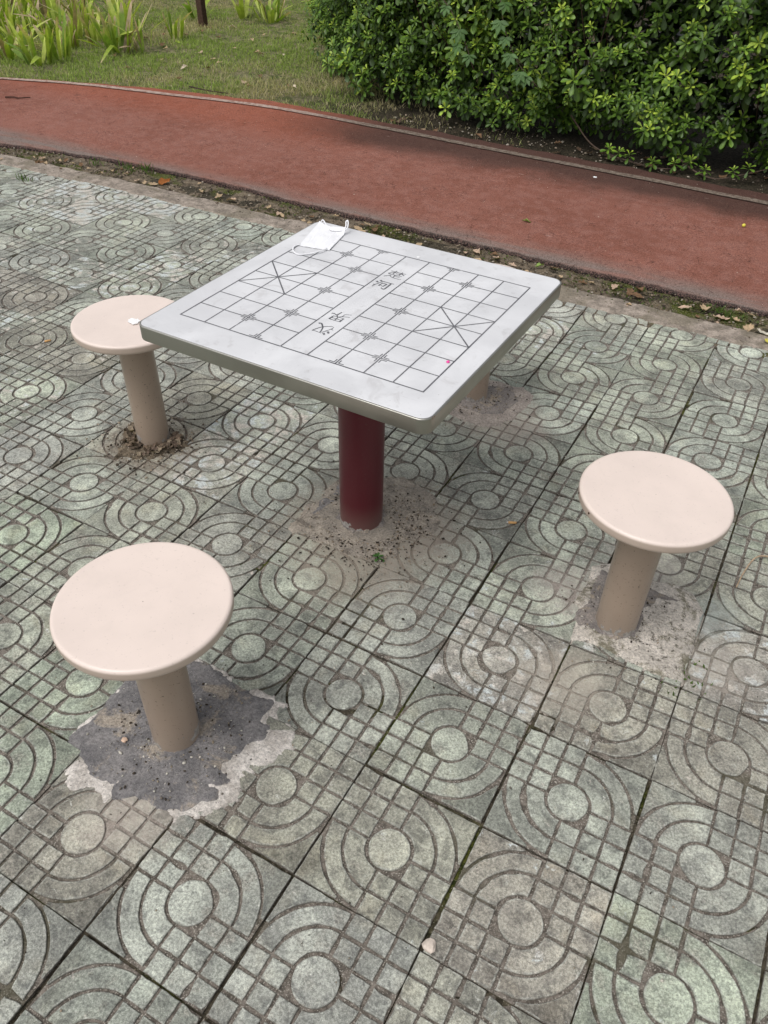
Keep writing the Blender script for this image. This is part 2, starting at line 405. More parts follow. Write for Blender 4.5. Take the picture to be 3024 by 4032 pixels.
TINT = {(1, 0): (0.432, 0.473, 0.388), (0, 0): (0.371, 0.351, 0.306), (-4, 0): (0.419, 0.467, 0.379), (-4, 1): (0.413, 0.459, 0.374), (-6, -1): (0.424, 0.475, 0.38), (-5, 0): (0.441, 0.462, 0.388), (-1, -2): (0.412, 0.394, 0.354), (1, -3): (0.407, 0.388, 0.347), (1, -5): (0.379, 0.41, 0.337), (1, -4): (0.406, 0.409, 0.347), (-8, -3): (0.413, 0.441, 0.364), (-9, -4): (0.32, 0.316, 0.266), (-8, -4): (0.358, 0.349, 0.297), (-3, 1): (0.367, 0.355, 0.305), (-1, 0): (0.414, 0.413, 0.348), (-2, 0): (0.389, 0.387, 0.327), (0, 1): (0.406, 0.405, 0.346), (0, -2): (0.388, 0.376, 0.322), (-10, -5): (0.323, 0.307, 0.266), (-11, -5): (0.328, 0.311, 0.274), (0, -4): (0.438, 0.436, 0.366), (1, -2): (0.383, 0.372, 0.321), (-6, -3): (0.467, 0.462, 0.388), (-5, -3): (0.483, 0.489, 0.423), (-6, -4): (0.368, 0.361, 0.306), (-5, -4): (0.523, 0.548, 0.477), (-4, -4): (0.542, 0.566, 0.493)}
WEAR = {(-12, -8): .75, (-11, -9): .7, (-13, -9): .6, (-12, -9): .6, (-13, -8): .5, (-9, -7): .55, (-10, -6): .4, (-8, -3): .3, (-1, -2): .42, (1, -3): .4, (-9, -4): .15,
        (-5, -3): .5, (-6, -3): .2, (-7, -8): .35, (-8, -8): .3, (0, -3): .3, (0, -2): .15, (-5, -4): .5, (-9, -6): .4, (-3, -8): .45, (-2, -8): .15, (-1, -3): .12, (0, -9): .2, (-10, -4): .4}
def build_pavement():
    mb = Poly(); rs = np.random.RandomState(5)
    for i in range(-18, 5):
        for j in range(-9, 7):
            near = (-4.5 < i * T < 1.6) and j < 5
            cx, cy = (i + .5) * T, -(j + .5) * T
            r = rs.rand(12)
            typ = (i + j) % 2 == 0
            if (i, j) in FLIP: typ = not typ
            if r[0] < .04 and (i < -8): typ = not typ
            far = min(1, max(0, (-cx - 1.2) / 2.2))
            g = .425 + .11 * (r[1] - .5) - .03 * far
            tint = TINT.get((i, j), (g * (1 - .02 * r[2]), g * (1.03 + .06 * (r[3] - .4)), g * (.87 + .06 * r[4])))
            wear = WEAR.get((i, j), max(0, (r[5] - .75) * .5) + .24 * far)
            ang = (r[6] - .5) * .013; ox, oy = (r[7] - .5) * .0045, (r[8] - .5) * .0045
            tx, ty, oz = (r[9] - .5) * .014, (r[10] - .5) * .014, (r[11] - .5) * .0022
            ca, sa = math.cos(ang), math.sin(ang)
            def place(P, z):
                x, y = P[:, 0], P[:, 1]; X = x * ca - y * sa; Y = x * sa + y * ca
                return np.stack([cx + ox + X, cy + oy + Y, z + oz + X * tx + Y * ty - .0015], 1)
            S = T * (.9925 - .009 * r[2] ** 3)
            # slab under the relief
            h = O * S
            q = np.array([(-h, -h), (h, -h), (h, h), (-h, h)]); n = 4
            vs = np.concatenate([place(q, np.full(4, -.0052)), place(q, np.full(4, -.035))])
            mb.add(vs.tolist(), [(0, 1, 2, 3)] + [(a, a + 4, (a + 1) % 4 + 4, (a + 1) % 4) for a in range(4)],
                   tint=[tint] * 8, edge=[0.] * 8, wear=[wear] * 8, grv=[1.] * 4 + [1.] * 4)
            for pi_, pc in enumerate(PIECES):
                thin = pi_ in (19, 22)
                pm = 1 + rs.normal(0, .055)
                if thin: pm *= .74
                elif pi_ == 16: pm *= 1.12
                elif pi_ in (7, 15): pm *= .86
                elif pi_ in (18, 21): pm *= .96
                pt = tuple(c_ * pm for c_ in tint)
                q = pc if typ else np.stack([-pc[:, 1], pc[:, 0]], 1)
                q = resample(q * S, .011 if near else .03)
                nn = np.clip(fbm(q[:, 0] + cx, q[:, 1] + cy, 17, 3, 5) - .30, 0, 1) * .011 * (not thin) + fbm(q[:, 0] + cx, q[:, 1] + cy, 90, 2, 3) * .0011 + fbm(q[:, 0] + cx, q[:, 1] + cy, 30, 2, 9) * .0011 + .0002
                o0 = inset(q, 0.); nrm = inset(q, 1.) - q
                q0 = q + nrm * (nn[:, None] * (1 + 1.2 * wear))
                q1 = q0 + nrm * .0014; q2 = q0 + nrm * (.0048 if not thin else .0022); m = len(q)
                dz = fbm(q[:, 0] + cx, q[:, 1] + cy, 25, 2, 17) * .0005
                loops = [place(q0, np.full(m, -.007)), place(q0, np.full(m, -.0013)), place(q1, dz), place(q2, dz * .5)]
                vs = np.concatenate(loops); fs = []
                for a in range(3):
                    for b in range(m): c = (b + 1) % m; fs.append((a * m + b, a * m + c, (a + 1) * m + c, (a + 1) * m + b))
                fs.append(tuple(range(3 * m, 4 * m)))
                mb.add(vs.tolist(), fs, tint=[pt] * (4 * m), edge=[1.] * m * 3 + [0.] * m, wear=[wear] * (4 * m), grv=[.9] * m + [.25] * m + [0.] * 2 * m)
    tag(link('pavement', mb.mesh('pavement'), PAVER), kind='structure')
    # soil bed in the joints
    x = np.arange(-5.6, 1.9, .02); y = np.arange(-2.2, 2.95, .02); X, Y = np.meshgrid(x, y, indexing='ij')
    Z = -.012 + fbm(X, Y, 7, 3, 41) * .008 + fbm(X, Y, 60, 2, 42) * .0025
    Z = np.minimum(Z, -.0062)
    tag(link('joint_soil', np_mesh('joint_soil', np.stack([X, Y, Z], -1).reshape(-1, 3), [grid_faces(len(x), len(y))], smooth=True), JOINT), kind='structure')
build_pavement()

# ------------------------------------------------------------------ edges of the running path
NEAR = [(-11, -2.8), (-9, -.6), (-8, .55), (-7, 1.55), (-6, 2.28), (-5.3, 2.66), (-4.8, 2.845), (-4.3, 2.95), (-3.7, 3.02), (-3.0, 3.02), (-2.4, 3.0), (-1.9, 2.995), (-1.3, 2.985), (-.6, 2.965), (0, 2.96), (1.5, 2.95), (4, 2.95), (9, 2.95)]
FARL = [(-12, -1.5), (-10.5, .2), (-9, 1.9), (-8, 2.85), (-7, 3.6), (-6.23, 4.08), (-5.42, 4.34), (-4.56, 4.49), (-3.79, 4.60), (-2.8, 4.58), (-2.05, 4.55), (-1.35, 4.52), (-.73, 4.50), (-.08, 4.46), (1.5, 4.43), (4, 4.4), (9, 4.4)]
near_c = spline(NEAR, 10); far_c = spline(FARL, 10)
def y_on(c, x): return np.interp(x, c[:, 0], c[:, 1])
def ribbon(name, xs, y0, y1, nv, zf, mat, attrs=None):
    t = np.linspace(0, 1, nv); X = np.repeat(xs[:, None], nv, 1); Y = y0[:, None] * (1 - t) + y1[:, None] * t
    Z = zf(X, Y, np.broadcast_to(t, X.shape))
    return link(name, np_mesh(name, np.stack([X, Y, Z], -1).reshape(-1, 3), [grid_faces(len(xs), nv)], attrs(X, Y, t) if attrs else None, smooth=True), mat)
# base ground and lawn
def ground():
    x = np.array([-60, -30, -20, -12, 10, 20, 40, 60.]); y = np.array([-40, -15, -6, 1, 10, 20, 40, 80.])
    X, Y = np.meshgrid(x, y, indexing='ij')
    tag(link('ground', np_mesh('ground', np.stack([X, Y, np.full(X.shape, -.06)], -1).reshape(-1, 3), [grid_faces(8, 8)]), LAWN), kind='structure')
    xs = np.arange(-11, 4, .05)
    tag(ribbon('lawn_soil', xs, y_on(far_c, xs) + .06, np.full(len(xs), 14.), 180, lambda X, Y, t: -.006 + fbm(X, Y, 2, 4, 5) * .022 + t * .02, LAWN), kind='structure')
ground()
xs = np.arange(-7.2, 4.5, .012)
def dirtz(X, Y, t): return -.010 + fbm(X, Y, 9, 3, 61) * .012 + fbm(X, Y, 45, 3, 62) * .006 - .012 * (t > .93)
tag(ribbon('dirt_strip', xs, y_on(near_c, xs) - .42, y_on(near_c, xs) + .03, 40, dirtz, DIRT), kind='structure')
# kerb: rough cement band along the paving
xs = np.arange(-6.2, 2.2, .009)
kc = np.interp(xs, [-6.2, -5.2, -4.6, -3.5, -2.5, -1, 2.2], [2.05, 2.50, 2.655, 2.695, 2.70, 2.68, 2.66])
def kerbz(X, Y, t):
    d = np.minimum(t, 1 - t) * .17 + (fbm(X, Y, 14, 4, 71)) * .020 - .012
    return .0035 * np.tanh(d / .006) + .002 * (d > 0) * fbm(X, Y, 60, 2, 72) + (d < -.004) * -.02 + fbm(X, Y, 3, 2, 73) * .002
tag(ribbon('kerb', xs, kc - .085, kc + .085, 20, kerbz, KERB), kind='structure')
# red track slab with a crumbled dark edge
xs = np.concatenate([np.arange(-11, -5.6, .05), np.arange(-5.6, 1.2, .011), np.arange(1.2, 6, .05)])
yn = y_on(near_c, xs) + fbm(xs, xs * 0, 9, 3, 81) * .014 + fbm(xs, xs * 0, 60, 3, 82) * .007
yf = y_on(far_c, xs); marg = np.interp(xs, [-6.3, -5.6, -5, -4.2, -3, -2, 3], [.055, .07, .13, .16, .13, .17, .2]) + fbm(xs, xs * 0, 5, 4, 83) * .035
def track():
    nv = 46; t = np.concatenate([np.linspace(0, .02, 4), np.linspace(.03, 1, nv - 4)])
    X = np.repeat(xs[:, None], nv, 1); y1 = yf + marg; Y = yn[:, None] * (1 - t) + y1[:, None] * t
    Z = .016 + fbm(X, Y, 2.5, 2, 84) * .003 + fbm(X, Y, 40, 2, 85) * .0008
    Z = Z - .006 * np.clip(1 - t / .012, 0, 1)
    side = np.broadcast_to(np.clip(1 - t / .006, 0, 1) * .8, X.shape).copy()
    # side wall rows
    wall = []
    for q, (dy, dz) in enumerate([(-.010, -.030), (-.008, -.014)]):
        yy = yn + dy + fbm(xs, xs * 0 + q, 120, 2, 86) * .010; wall.append((yy, Z[:, 0] + dz + fbm(xs, xs * 0 + q, 90, 2, 87) * .006))
    Y = np.concatenate([wall[0][0][:, None], wall[1][0][:, None], Y], 1); Z = np.concatenate([wall[0][1][:, None], wall[1][1][:, None], Z], 1)
    X = np.repeat(xs[:, None], nv + 2, 1); side = np.concatenate([np.ones((len(xs), 2)), side], 1)
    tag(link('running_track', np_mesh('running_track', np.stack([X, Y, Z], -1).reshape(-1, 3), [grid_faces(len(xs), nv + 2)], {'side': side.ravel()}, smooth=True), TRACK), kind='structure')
track()
lw = .031 + fbm(xs, xs * 0, 14, 3, 91) * .004
tag(ribbon('lane_line', xs, yf - lw, yf + lw, 4, lambda X, Y, t: .0225 + fbm(X, Y, 2.5, 2, 84) * .003 + 0 * X, LINE), kind='structure')

# ------------------------------------------------------------------ cement patches round the legs
def patch(name, poly, h, mat, step=.004, rag=.016, z0=.0, seed=0, dome=None, grow=0.):
    P = np.array(poly); lo = P.min(0) - .03; hi = P.max(0) + .03
    x = np.arange(lo[0], hi[0], step); y = np.arange(lo[1], hi[1], step); X, Y = np.meshgrid(x, y, indexing='ij')
    d = np.full(X.shape, 9.); ins = np.zeros(X.shape, bool)
    for a, b in zip(P, np.roll(P, -1, 0)):
        e = b - a; t = np.clip(((X - a[0]) * e[0] + (Y - a[1]) * e[1]) / (e @ e), 0, 1)
        d = np.minimum(d, np.hypot(X - a[0] - t * e[0], Y - a[1] - t * e[1]))
        c = (a[1] > Y) != (b[1] > Y); ins ^= c & (X < (b[0] - a[0]) * (Y - a[1]) / (b[1] - a[1] + 1e-12) + a[0])
    d = np.where(ins, d, -d) + grow + fbm(X, Y, 22, 4, seed) * rag
    Z = z0 + h * np.tanh(d / .010) + fbm(X, Y, 30, 3, seed + 5) * .0018 * (d > 0) + fbm(X, Y, 120, 2, seed + 6) * .0008
    if dome: Z += dome[2] * np.exp(-((X - dome[0]) ** 2 + (Y - dome[1]) ** 2) / dome[3] ** 2)
    Z = np.where(d < -.006, -.012, Z)
    f = grid_faces(len(x), len(y)); keep = (d.ravel()[f] > -.012).any(1); f = f[keep]
    V = np.stack([X, Y, Z], -1).reshape(-1, 3); u, inv = np.unique(f, return_inverse=True)
    return tag(link(name, np_mesh(name, V[u], [inv.reshape(-1, 4)], smooth=True), mat), kind='structure')
WHITEC = m_cement('white_cement', (.44, .40, .36), (.72, .67, .62)); DARKC = m_cement('dark_cement', (.155, .148, .150), (.26, .245, .24), (.36, .31, .255))
SLABC = m_cement('bare_cement', (.46, .42, .37), (.68, .62, .55), None, .8); MIDC = m_cement('grey_cement', (.20, .18, .17), (.30, .265, .24), (.36, .30, .23))
SANDC = m_cement('sand', (.27, .24, .205), (.42, .365, .30), (.17, .145, .12)); PINKC = m_cement('pinkish_cement', (.30, .26, .23), (.42, .365, .32))
S1D = [(-0.938, -0.1023), (-0.9483, -0.1414), (-0.9386, -0.2), (-0.939, -0.2465), (-0.9392, -0.2842), (-0.9016, -0.2992), (-0.8516, -0.3272), (-0.8155, -0.3273), (-0.766, -0.3194), (-0.7588, -0.342), (-0.7173, -0.3117), (-0.6744, -0.3136), (-0.6495, -0.3188), (-0.6053, -0.3001), (-0.5847, -0.2689), (-0.5601, -0.2419), (-0.5874, -0.2242), (-0.567, -0.1991), (-0.593, -0.1655), (-0.5788, -0.1218), (-0.5825, -0.0984), (-0.5534, -0.0633), (-0.5628, -0.0309), (-0.5854, -0.0285), (-0.5903, 0.0078), (-0.6025, 0.0248), (-0.6792, 0.0215), (-0.7173, 0.033), (-0.7968, 0.0388), (-0.8952, 0.0174), (-0.9479, -0.0395)]
S1L = [(-0.9686, -0.0946), (-0.9533, -0.1524), (-0.9436, -0.2028), (-0.9536, -0.2624), (-0.9441, -0.3017), (-0.9064, -0.3092), (-0.9071, -0.345), (-0.9006, -0.3656), (-0.8711, -0.3658), (-0.8583, -0.3855), (-0.8291, -0.3788), (-0.8106, -0.3616), (-0.7775, -0.3592), (-0.7538, -0.3325), (-0.7395, -0.3177), (-0.7212, -0.3073), (-0.6817, -0.3014), (-0.6577, -0.3171), (-0.607, -0.3138), (-0.5721, -0.2844), (-0.5502, -0.246), (-0.5331, -0.2428), (-0.507, -0.2344), (-0.5077, -0.1988), (-0.5264, -0.1827), (-0.5021, -0.162), (-0.5057, -0.1297), (-0.481, -0.1086), (-0.4904, -0.0567), (-0.5074, -0.0219), (-0.5586, 0.0024), (-0.5672, 0.045), (-0.6046, 0.0479), (-0.6537, 0.0362), (-0.6908, 0.0273), (-0.7458, 0.0508), (-0.8323, 0.0447), (-0.9215, 0.0022)]
S2L = [(-0.0405, 0.9212), (0.0053, 0.9595), (0.1361, 0.945), (0.1984, 0.9702), (0.2488, 0.9561), (0.2864, 0.9045), (0.2904, 0.7974), (0.2924, 0.7051), (0.2924, 0.6254), (0.2282, 0.6146), (0.151, 0.6236), (0.0632, 0.6376), (-0.0029, 0.6184), (-0.0108, 0.7221), (-0.0368, 0.7586), (-0.0282, 0.8386)]
S2D = [(-0.0101, 0.916), (0.0348, 0.9084), (0.1495, 0.92), (0.2038, 0.9193), (0.2864, 0.9045), (0.2115, 0.8869), (0.1673, 0.877), (0.15, 0.8152), (0.1515, 0.7365), (0.1002, 0.6875), (0.0599, 0.6691), (0.0059, 0.6718), (-0.0166, 0.6985), (-0.0135, 0.7721), (-0.0163, 0.8455)]
TS = [(-0.9222, 0.6199), (-0.9173, 0.7323), (-0.9157, 0.884), (-0.8588, 0.9437), (-0.7301, 1.0019), (-0.6499, 0.9887), (-0.5938, 0.9383), (-0.5344, 0.9089), (-0.5089, 0.8163), (-0.5592, 0.7721), (-0.5905, 0.7027), (-0.5904, 0.6322), (-0.632, 0.5874), (-0.6995, 0.6036), (-0.7907, 0.6148), (-0.9038, 0.608)]
TD = [(-0.9068, 0.6596), (-0.913, 0.7673), (-0.9077, 0.8799), (-0.8483, 0.8891), (-0.8328, 0.7658), (-0.8716, 0.7271)]
S4 = [(-0.83, 1.76), (-0.7129, 1.7582), (-0.5966, 1.7666), (-0.5461, 1.737), (-0.5427, 1.6052), (-0.5752, 1.4771), (-0.6318, 1.4347), (-0.7506, 1.4446), (-.88, 1.47), (-.9, 1.65)]
S4D = [(-0.80, 1.72), (-0.723, 1.7112), (-0.6285, 1.7475), (-0.5669, 1.6663), (-0.5841, 1.5437), (-0.6599, 1.4986), (-0.7548, 1.5162), (-.84, 1.56)]
ST = [(-.7378, -.1547), (.0872, .7297), (-1.6119, .7553), (-.7447, 1.6068)]
patch('cement_patch', S1L, .0030, WHITEC, rag=.045, z0=-.0016, seed=101)
patch('cement_patch', S1D, .0055, DARKC, rag=.016, z0=-.0003, seed=102, grow=.011, dome=(*ST[0], .006, .09))
patch('cement_patch', S2L, .0045, SLABC, rag=.0035, z0=.0005, seed=111)
patch('cement_patch', S2D, .0072, MIDC, rag=.016, z0=.0005, seed=112, dome=(*ST[1], .005, .07))
patch('sand_patch', TS, .0030, SANDC, rag=.05, z0=-.0004, seed=121, dome=(TX, TY, .006, .12))
patch('cement_patch', TD, .0050, DARKC, rag=.010, z0=-.0002, seed=122)
patch('cement_patch', S4, .0036, PINKC, rag=.015, z0=-.0008, seed=131)
patch('cement_patch', S4D, .0060, MIDC, rag=.015, z0=0, seed=132, dome=(*ST[3], .006, .08))
patch('dirt_patch', [(ST[2][0] + .12 * (1 + .25 * math.sin(3 * a)) * math.cos(a) - .01, ST[2][1] + .10 * (1 + .25 * math.sin(3 * a + 1)) * math.sin(a) - .02) for a in np.linspace(0, 2 * PI, 15)[:-1]],
      .0045, DIRT, rag=.03, z0=0, seed=141, dome=(*ST[2], .008, .09))

# ------------------------------------------------------------------ stools
def make_stool(name):
    r = empty(name)
    tag(r, 'round cream metal stool', 'stool', 'fixed stools around the chess table')
    mb = Poly(); R, H = .1823, .470
    prof = [(0.001, H - .0012)] + [(R * f, H - .0012 + .0012 * f ** 6) for f in (.3, .6, .85)] + [(R - .012, H)]
    for k in range(9):
        t = PI / 2 * (1 - k / 8) ; prof.append((R - .008 + .008 * math.cos(t), H - .008 + .008 * math.sin(t)))
    prof += [(R, H - .019)]
    for k in range(1, 7):
        t = -PI / 2 * k / 6; prof.append((R - .010 + .010 * math.cos(t), H - .021 + .010 * math.sin(t)))
    prof += [(R - .03, H - .030), (.05, H - .030)]
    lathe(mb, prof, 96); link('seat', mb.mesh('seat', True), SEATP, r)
    mb = Poly(); lathe(mb, [(.0562, -.03)] + [(.0562, z) for z in np.linspace(0, H - .032, 10)], 48, close=True); link('leg', mb.mesh('leg', True), POLEP, r)
    mb = Poly(); lathe(mb, [(.0564, H - .036), (.0605, H - .035), (.063, H - .0305), (.0562, H - .0305)], 48); link('weld_ring', mb.mesh('weld_ring', True), POLEP, r)
    # broken cement collar left at the foot
    mb = Poly(); n = 90; vs = []; fs = []
    for k in range(n):
        a = 2 * PI * k / n; hh = .006 + .012 * max(0, float(fbm(np.array([math.cos(a) * 2]), np.array([math.sin(a) * 2]), 2.2, 4, 7)[0] + .15)); ro = .066 + .008 * float(fbm(np.array([math.cos(a)]), np.array([math.sin(a)]), 5, 3, 8)[0])
        for rr, zz in ((ro, -.002), (ro - .004, hh * .5), (.0585, hh), (.0560, hh + .001)): vs.append((rr * math.cos(a), rr * math.sin(a), zz))
    for k in range(n):
        for q in range(3): a, b = k * 4 + q, ((k + 1) % n) * 4 + q; fs.append((a, b, b + 1, a + 1))
    mb.add(vs, fs); link('cement_collar', mb.mesh('cement_collar', True), MIDC, r)
    return r
def copy_tree(o, parent=None):
    c = o.copy(); C.objects.link(c)
    if parent is not None: c.parent = parent
    for ch in list(o.children): copy_tree(ch, c)
    return c
s0 = make_stool('stool'); STOOLS = []
SL = ['round cream stool in the left foreground on a dark cement patch with white splashes', 'round cream stool at the right edge, standing on a pale mossy cement slab',
      'round cream stool at the left behind the table corner, dry leaves around its foot', 'stool mostly hidden behind the table top, only its lower leg showing']
for k, (x, y) in enumerate(ST):
    o = s0 if k == 0 else copy_tree(s0)
    o.location = (x, y, 0); o.rotation_euler.z = [0, 2.1, 4.0, 1.3][k]; o['label'] = SL[k]; STOOLS.append(o)
HOLE = simple('rust_hole', (.06, .03, .018), .8, .2, .3, 200)
# ------------------------------------------------------------------ chess table
tb = empty('chess_table', (TX, TY, 0), TROT)
tag(tb, 'square steel-edged chess table with a printed river board on a maroon post', 'table')
def rsq(h, r, n=10):
    P = []
    for qx, qy, a0 in ((1, 1, 0), (-1, 1, PI / 2), (-1, -1, PI), (1, -1, 3 * PI / 2)):
        for k in range(n + 1): t = a0 + PI / 2 * k / n; P.append((qx * (h - r) + r * math.cos(t), qy * (h - r) + r * math.sin(t)))
    return P
HW = .4045; TT = .041
def rim(prof, name, mat, capt=False, capb=False):
    mb = Poly(); vs = []; fs = []; n = None
    for inset_, z in prof:
        P = rsq(HW - inset_, max(.004, .031 - inset_)); n = len(P); vs += [(x, y, z) for x, y in P]
    for a in range(len(prof) - 1):
        for b in range(n): c = (b + 1) % n; fs.append((a * n + b, a * n + c, (a + 1) * n + c, (a + 1) * n + b))
    if capt: fs.append(tuple(range((len(prof) - 1) * n, len(prof) * n)))
    if capb: fs.append(tuple(range(n))[::-1])
    mb.add(vs, fs); return link(name, mb.mesh(name, False), mat, tb)
rp = [(.004, TH - TT), (.001, TH - TT + .0015), (0, TH - TT + .004), (0, TH - .0036)] + [(.0028 * (1 - math.cos(t)), TH - .0036 + .0028 * math.sin(t)) for t in np.linspace(.2, PI / 2, 5)] + [(.0045, TH - .0008)]
e = rim(rp, 'steel_rim', STEEL, capb=True); 
for p in e.data.polygons: p.use_smooth = len(p.vertices) == 4
rim([(.0045, TH - .0030), (.0046, TH - .0008), (.0056, TH)], 'board', TOP, capt=True)
mb = Poly(); lathe(mb, [(.0685, -.03)] + [(.0678, z) for z in np.linspace(0, TH - TT - .002, 14)], 64, close=True); link('post', mb.mesh('post', True), MAROON, tb)
mb = Poly(); lathe(mb, [(.0675, TH - TT - .012), (.11, TH - TT - .012), (.11, TH - TT - .0005), (.0675, TH - TT - .0005)], 48); link('mounting_plate', mb.mesh('mounting_plate'), STEEL, tb)
n = 110; vs = []; fs = []; mb = Poly()
for k in range(n):
    a = 2 * PI * k / n; f = float(fbm(np.array([math.cos(a) * 2.2]), np.array([math.sin(a) * 2.2]), 2.6, 4, 27)[0]); hh = .007 + .02 * max(0, f + .2); ro = .080 + .012 * f
    for rr, zz in ((ro, -.001), (ro - .005, hh * .55), (.0705, hh), (.0675, hh + .0015)): vs.append((rr * math.cos(a), rr * math.sin(a), zz))
for k in range(n):
    for q in range(3): a, b = k * 4 + q, ((k + 1) % n) * 4 + q; fs.append((a, b, b + 1, a + 1))
mb.add(vs, fs); link('cement_collar', mb.mesh('cement_collar', True), MIDC, tb)
# board print
GX, GY = .07585, .07665; ZI = TH + .0004
def gp(a, b): return ((a - 4.5) * GX, (b - 4) * GY)
def seg(mb, p, q, w, z=ZI, w2=None):
    p = np.array(p[:2]); q = np.array(q[:2]); d = q - p; L = np.linalg.norm(d); d = d / (L + 1e-9); nrm = np.array([-d[1], d[0]]); w2 = w if w2 is None else w2
    vs = [(*(p - nrm * w / 2), z), (*(q - nrm * w2 / 2), z), (*(q + nrm * w2 / 2), z), (*(p + nrm * w / 2), z)]; mb.add(vs, [(0, 1, 2, 3)])
mb = Poly(); W = .0032; zz = ZI
for b in range(9):
    if b in (0, 8): seg(mb, (gp(0, b)[0] - W / 2, gp(0, b)[1]), (gp(9, b)[0] + W / 2, gp(9, b)[1]), W * 1.15)
    else: seg(mb, gp(0, b), gp(4, b), W); seg(mb, gp(5, b), gp(9, b), W)
for a in range(10): seg(mb, gp(a, 0), gp(a, 8), W * (1.15 if a in (0, 9) else 1), ZI + .00006)
for a in (0, 7):
    seg(mb, gp(a, 3), gp(a + 2, 5), W * 1.15, ZI + .00012); seg(mb, gp(a, 5), gp(a + 2, 3), W * 1.15, ZI + .00018)
for a, b in [(2, 1), (2, 7), (7, 1), (7, 7)] + [(a, b) for a in (3, 6) for b in (0, 2, 4, 6, 8)]:
    x, y = gp(a, b)
    for sx in (1, -1):
        for sy in (1, -1):
            if (b == 0 and sy < 0) or (b == 8 and sy > 0): continue
            o = .0058; seg(mb, (x + sx * o, y + sy * (o - .001)), (x + sx * o, y + sy * (o + .014)), .0026, ZI + .00003); seg(mb, (x + sx * (o - .001), y + sy * o), (x + sx * (o + .014), y + sy * o), .0026, ZI + .00009)
link('board_lines', mb.mesh('board_lines'), INK, tb)
STROKES = [[(-0.7793, 0.5921), (-0.773, 0.5948), (-0.7636, 0.5849), (-0.7581, 0.5771), (-0.7537, 0.5644), (-0.7512, 0.553)], [(-0.7731, 0.5527), (-0.7689, 0.5651), (-0.762, 0.5792), (-0.7498, 0.5899), (-0.7397, 0.5949)], [(-0.7725, 0.5526), (-0.7684, 0.5544), (-0.747, 0.5522)], [(-0.7476, 0.5556), (-0.7369, 0.5812), (-0.7358, 0.5929)], [(-0.7362, 0.5816), (-0.7298, 0.579)], [(-0.7417, 0.5554), (-0.7355, 0.5485)], [(-0.737, 0.567), (-0.73, 0.5593)], [(-0.7697, 0.6251), (-0.7393, 0.6243)], [(-0.7687, 0.6442), (-0.7385, 0.6441)], [(-0.7697, 0.6251), (-0.7683, 0.6444)], [(-0.7391, 0.624), (-0.7385, 0.6448)], [(-0.7537, 0.6269), (-0.7547, 0.6434)], [(-0.7679, 0.6343), (-0.7387, 0.6337)], [(-0.7799, 0.6537), (-0.7734, 0.6553), (-0.7632, 0.651), (-0.7551, 0.6432)], [(-0.7629, 0.6524), (-0.7605, 0.6714)], [(-0.7547, 0.6434), (-0.7479, 0.6506), (-0.7292, 0.6578)], [(-0.7497, 0.6518), (-0.7473, 0.6514), (-0.7464, 0.6641), (-0.732, 0.6705)], [(-0.7734, 0.9543), (-0.7519, 0.9551)], [(-0.7599, 0.939), (-0.7595, 0.9617)], [(-0.7734, 0.9374), (-0.7601, 0.952)], [(-0.7609, 0.9515), (-0.7515, 0.9469)], [(-0.7552, 0.9536), (-0.7271, 0.9547)], [(-0.7418, 0.9395), (-0.74, 0.9607)], [(-0.7504, 0.9426), (-0.7412, 0.951)], [(-0.7399, 0.9518), (-0.7272, 0.943)], [(-0.7716, 0.9351), (-0.7297, 0.9359)], [(-0.7504, 0.9342), (-0.7488, 0.9186)], [(-0.7462, 0.9285), (-0.7335, 0.9281)], [(-0.7747, 0.9137), (-0.7601, 0.931)], [(-0.7634, 0.9276), (-0.7553, 0.9201), (-0.7432, 0.9166), (-0.7319, 0.9167), (-0.7243, 0.9195)], [(-0.7759, 0.8761), (-0.7682, 0.8714)], [(-0.7698, 0.8866), (-0.7625, 0.8816)], [(-0.7708, 0.8431), (-0.7698, 0.8543), (-0.7598, 0.8798)], [(-0.7745, 0.8555), (-0.7698, 0.8543)], [(-0.7618, 0.8834), (-0.7336, 0.8824), (-0.7259, 0.8827)], [(-0.734, 0.8811), (-0.7338, 0.8461), (-0.7387, 0.8418), (-0.7458, 0.8466)], [(-0.7573, 0.8541), (-0.7558, 0.8736)], [(-0.7558, 0.8736), (-0.7423, 0.8726)], [(-0.7423, 0.8726), (-0.7448, 0.8559)], [(-0.7521, 0.8578), (-0.7448, 0.8559)]]
THICK = {0: .0036, 5: .005, 6: .005, 9: .0038, 10: .0038, 11: .0028, 13: .0032, 14: .0034, 18: .0028, 22: .0028, 24: .0034, 26: .003, 30: .005, 31: .005, 35: .0032, 36: .003, 38: .003, 1: .0024}
ct, stt = math.cos(-TROT), math.sin(-TROT)
names = ['character', 'character', 'character', 'character']; cuts = [0, 7, 17, 30, 40]
for q in range(4):
    mb = Poly()
    for k in range(cuts[q], cuts[q + 1]):
        s_ = STROKES[k]; w = THICK.get(k, .0020) * 1.3
        s_ = [((x - TX) * ct - (y - TY) * stt, (x - TX) * stt + (y - TY) * ct) for x, y in s_]
        if len(s_) > 2: s_ = [tuple(p) for p in spline(s_, 5)]
        m = len(s_) - 1; P = np.array(s_); vs = []; fs = []
        for i in range(m + 1):
            d = P[min(i + 1, m)] - P[max(i - 1, 0)]; d = d / (np.linalg.norm(d) + 1e-9); nr = np.array([-d[1], d[0]]); ww = w * (1 - .35 * i / m) / 2
            vs += [(*(P[i] - nr * ww), ZI + k * .00001), (*(P[i] + nr * ww), ZI + k * .00001)]
        for i in range(m): fs.append((2 * i, 2 * i + 2, 2 * i + 3, 2 * i + 1))
        mb.add(vs, fs)
    link('character', mb.mesh('character'), INK, tb)

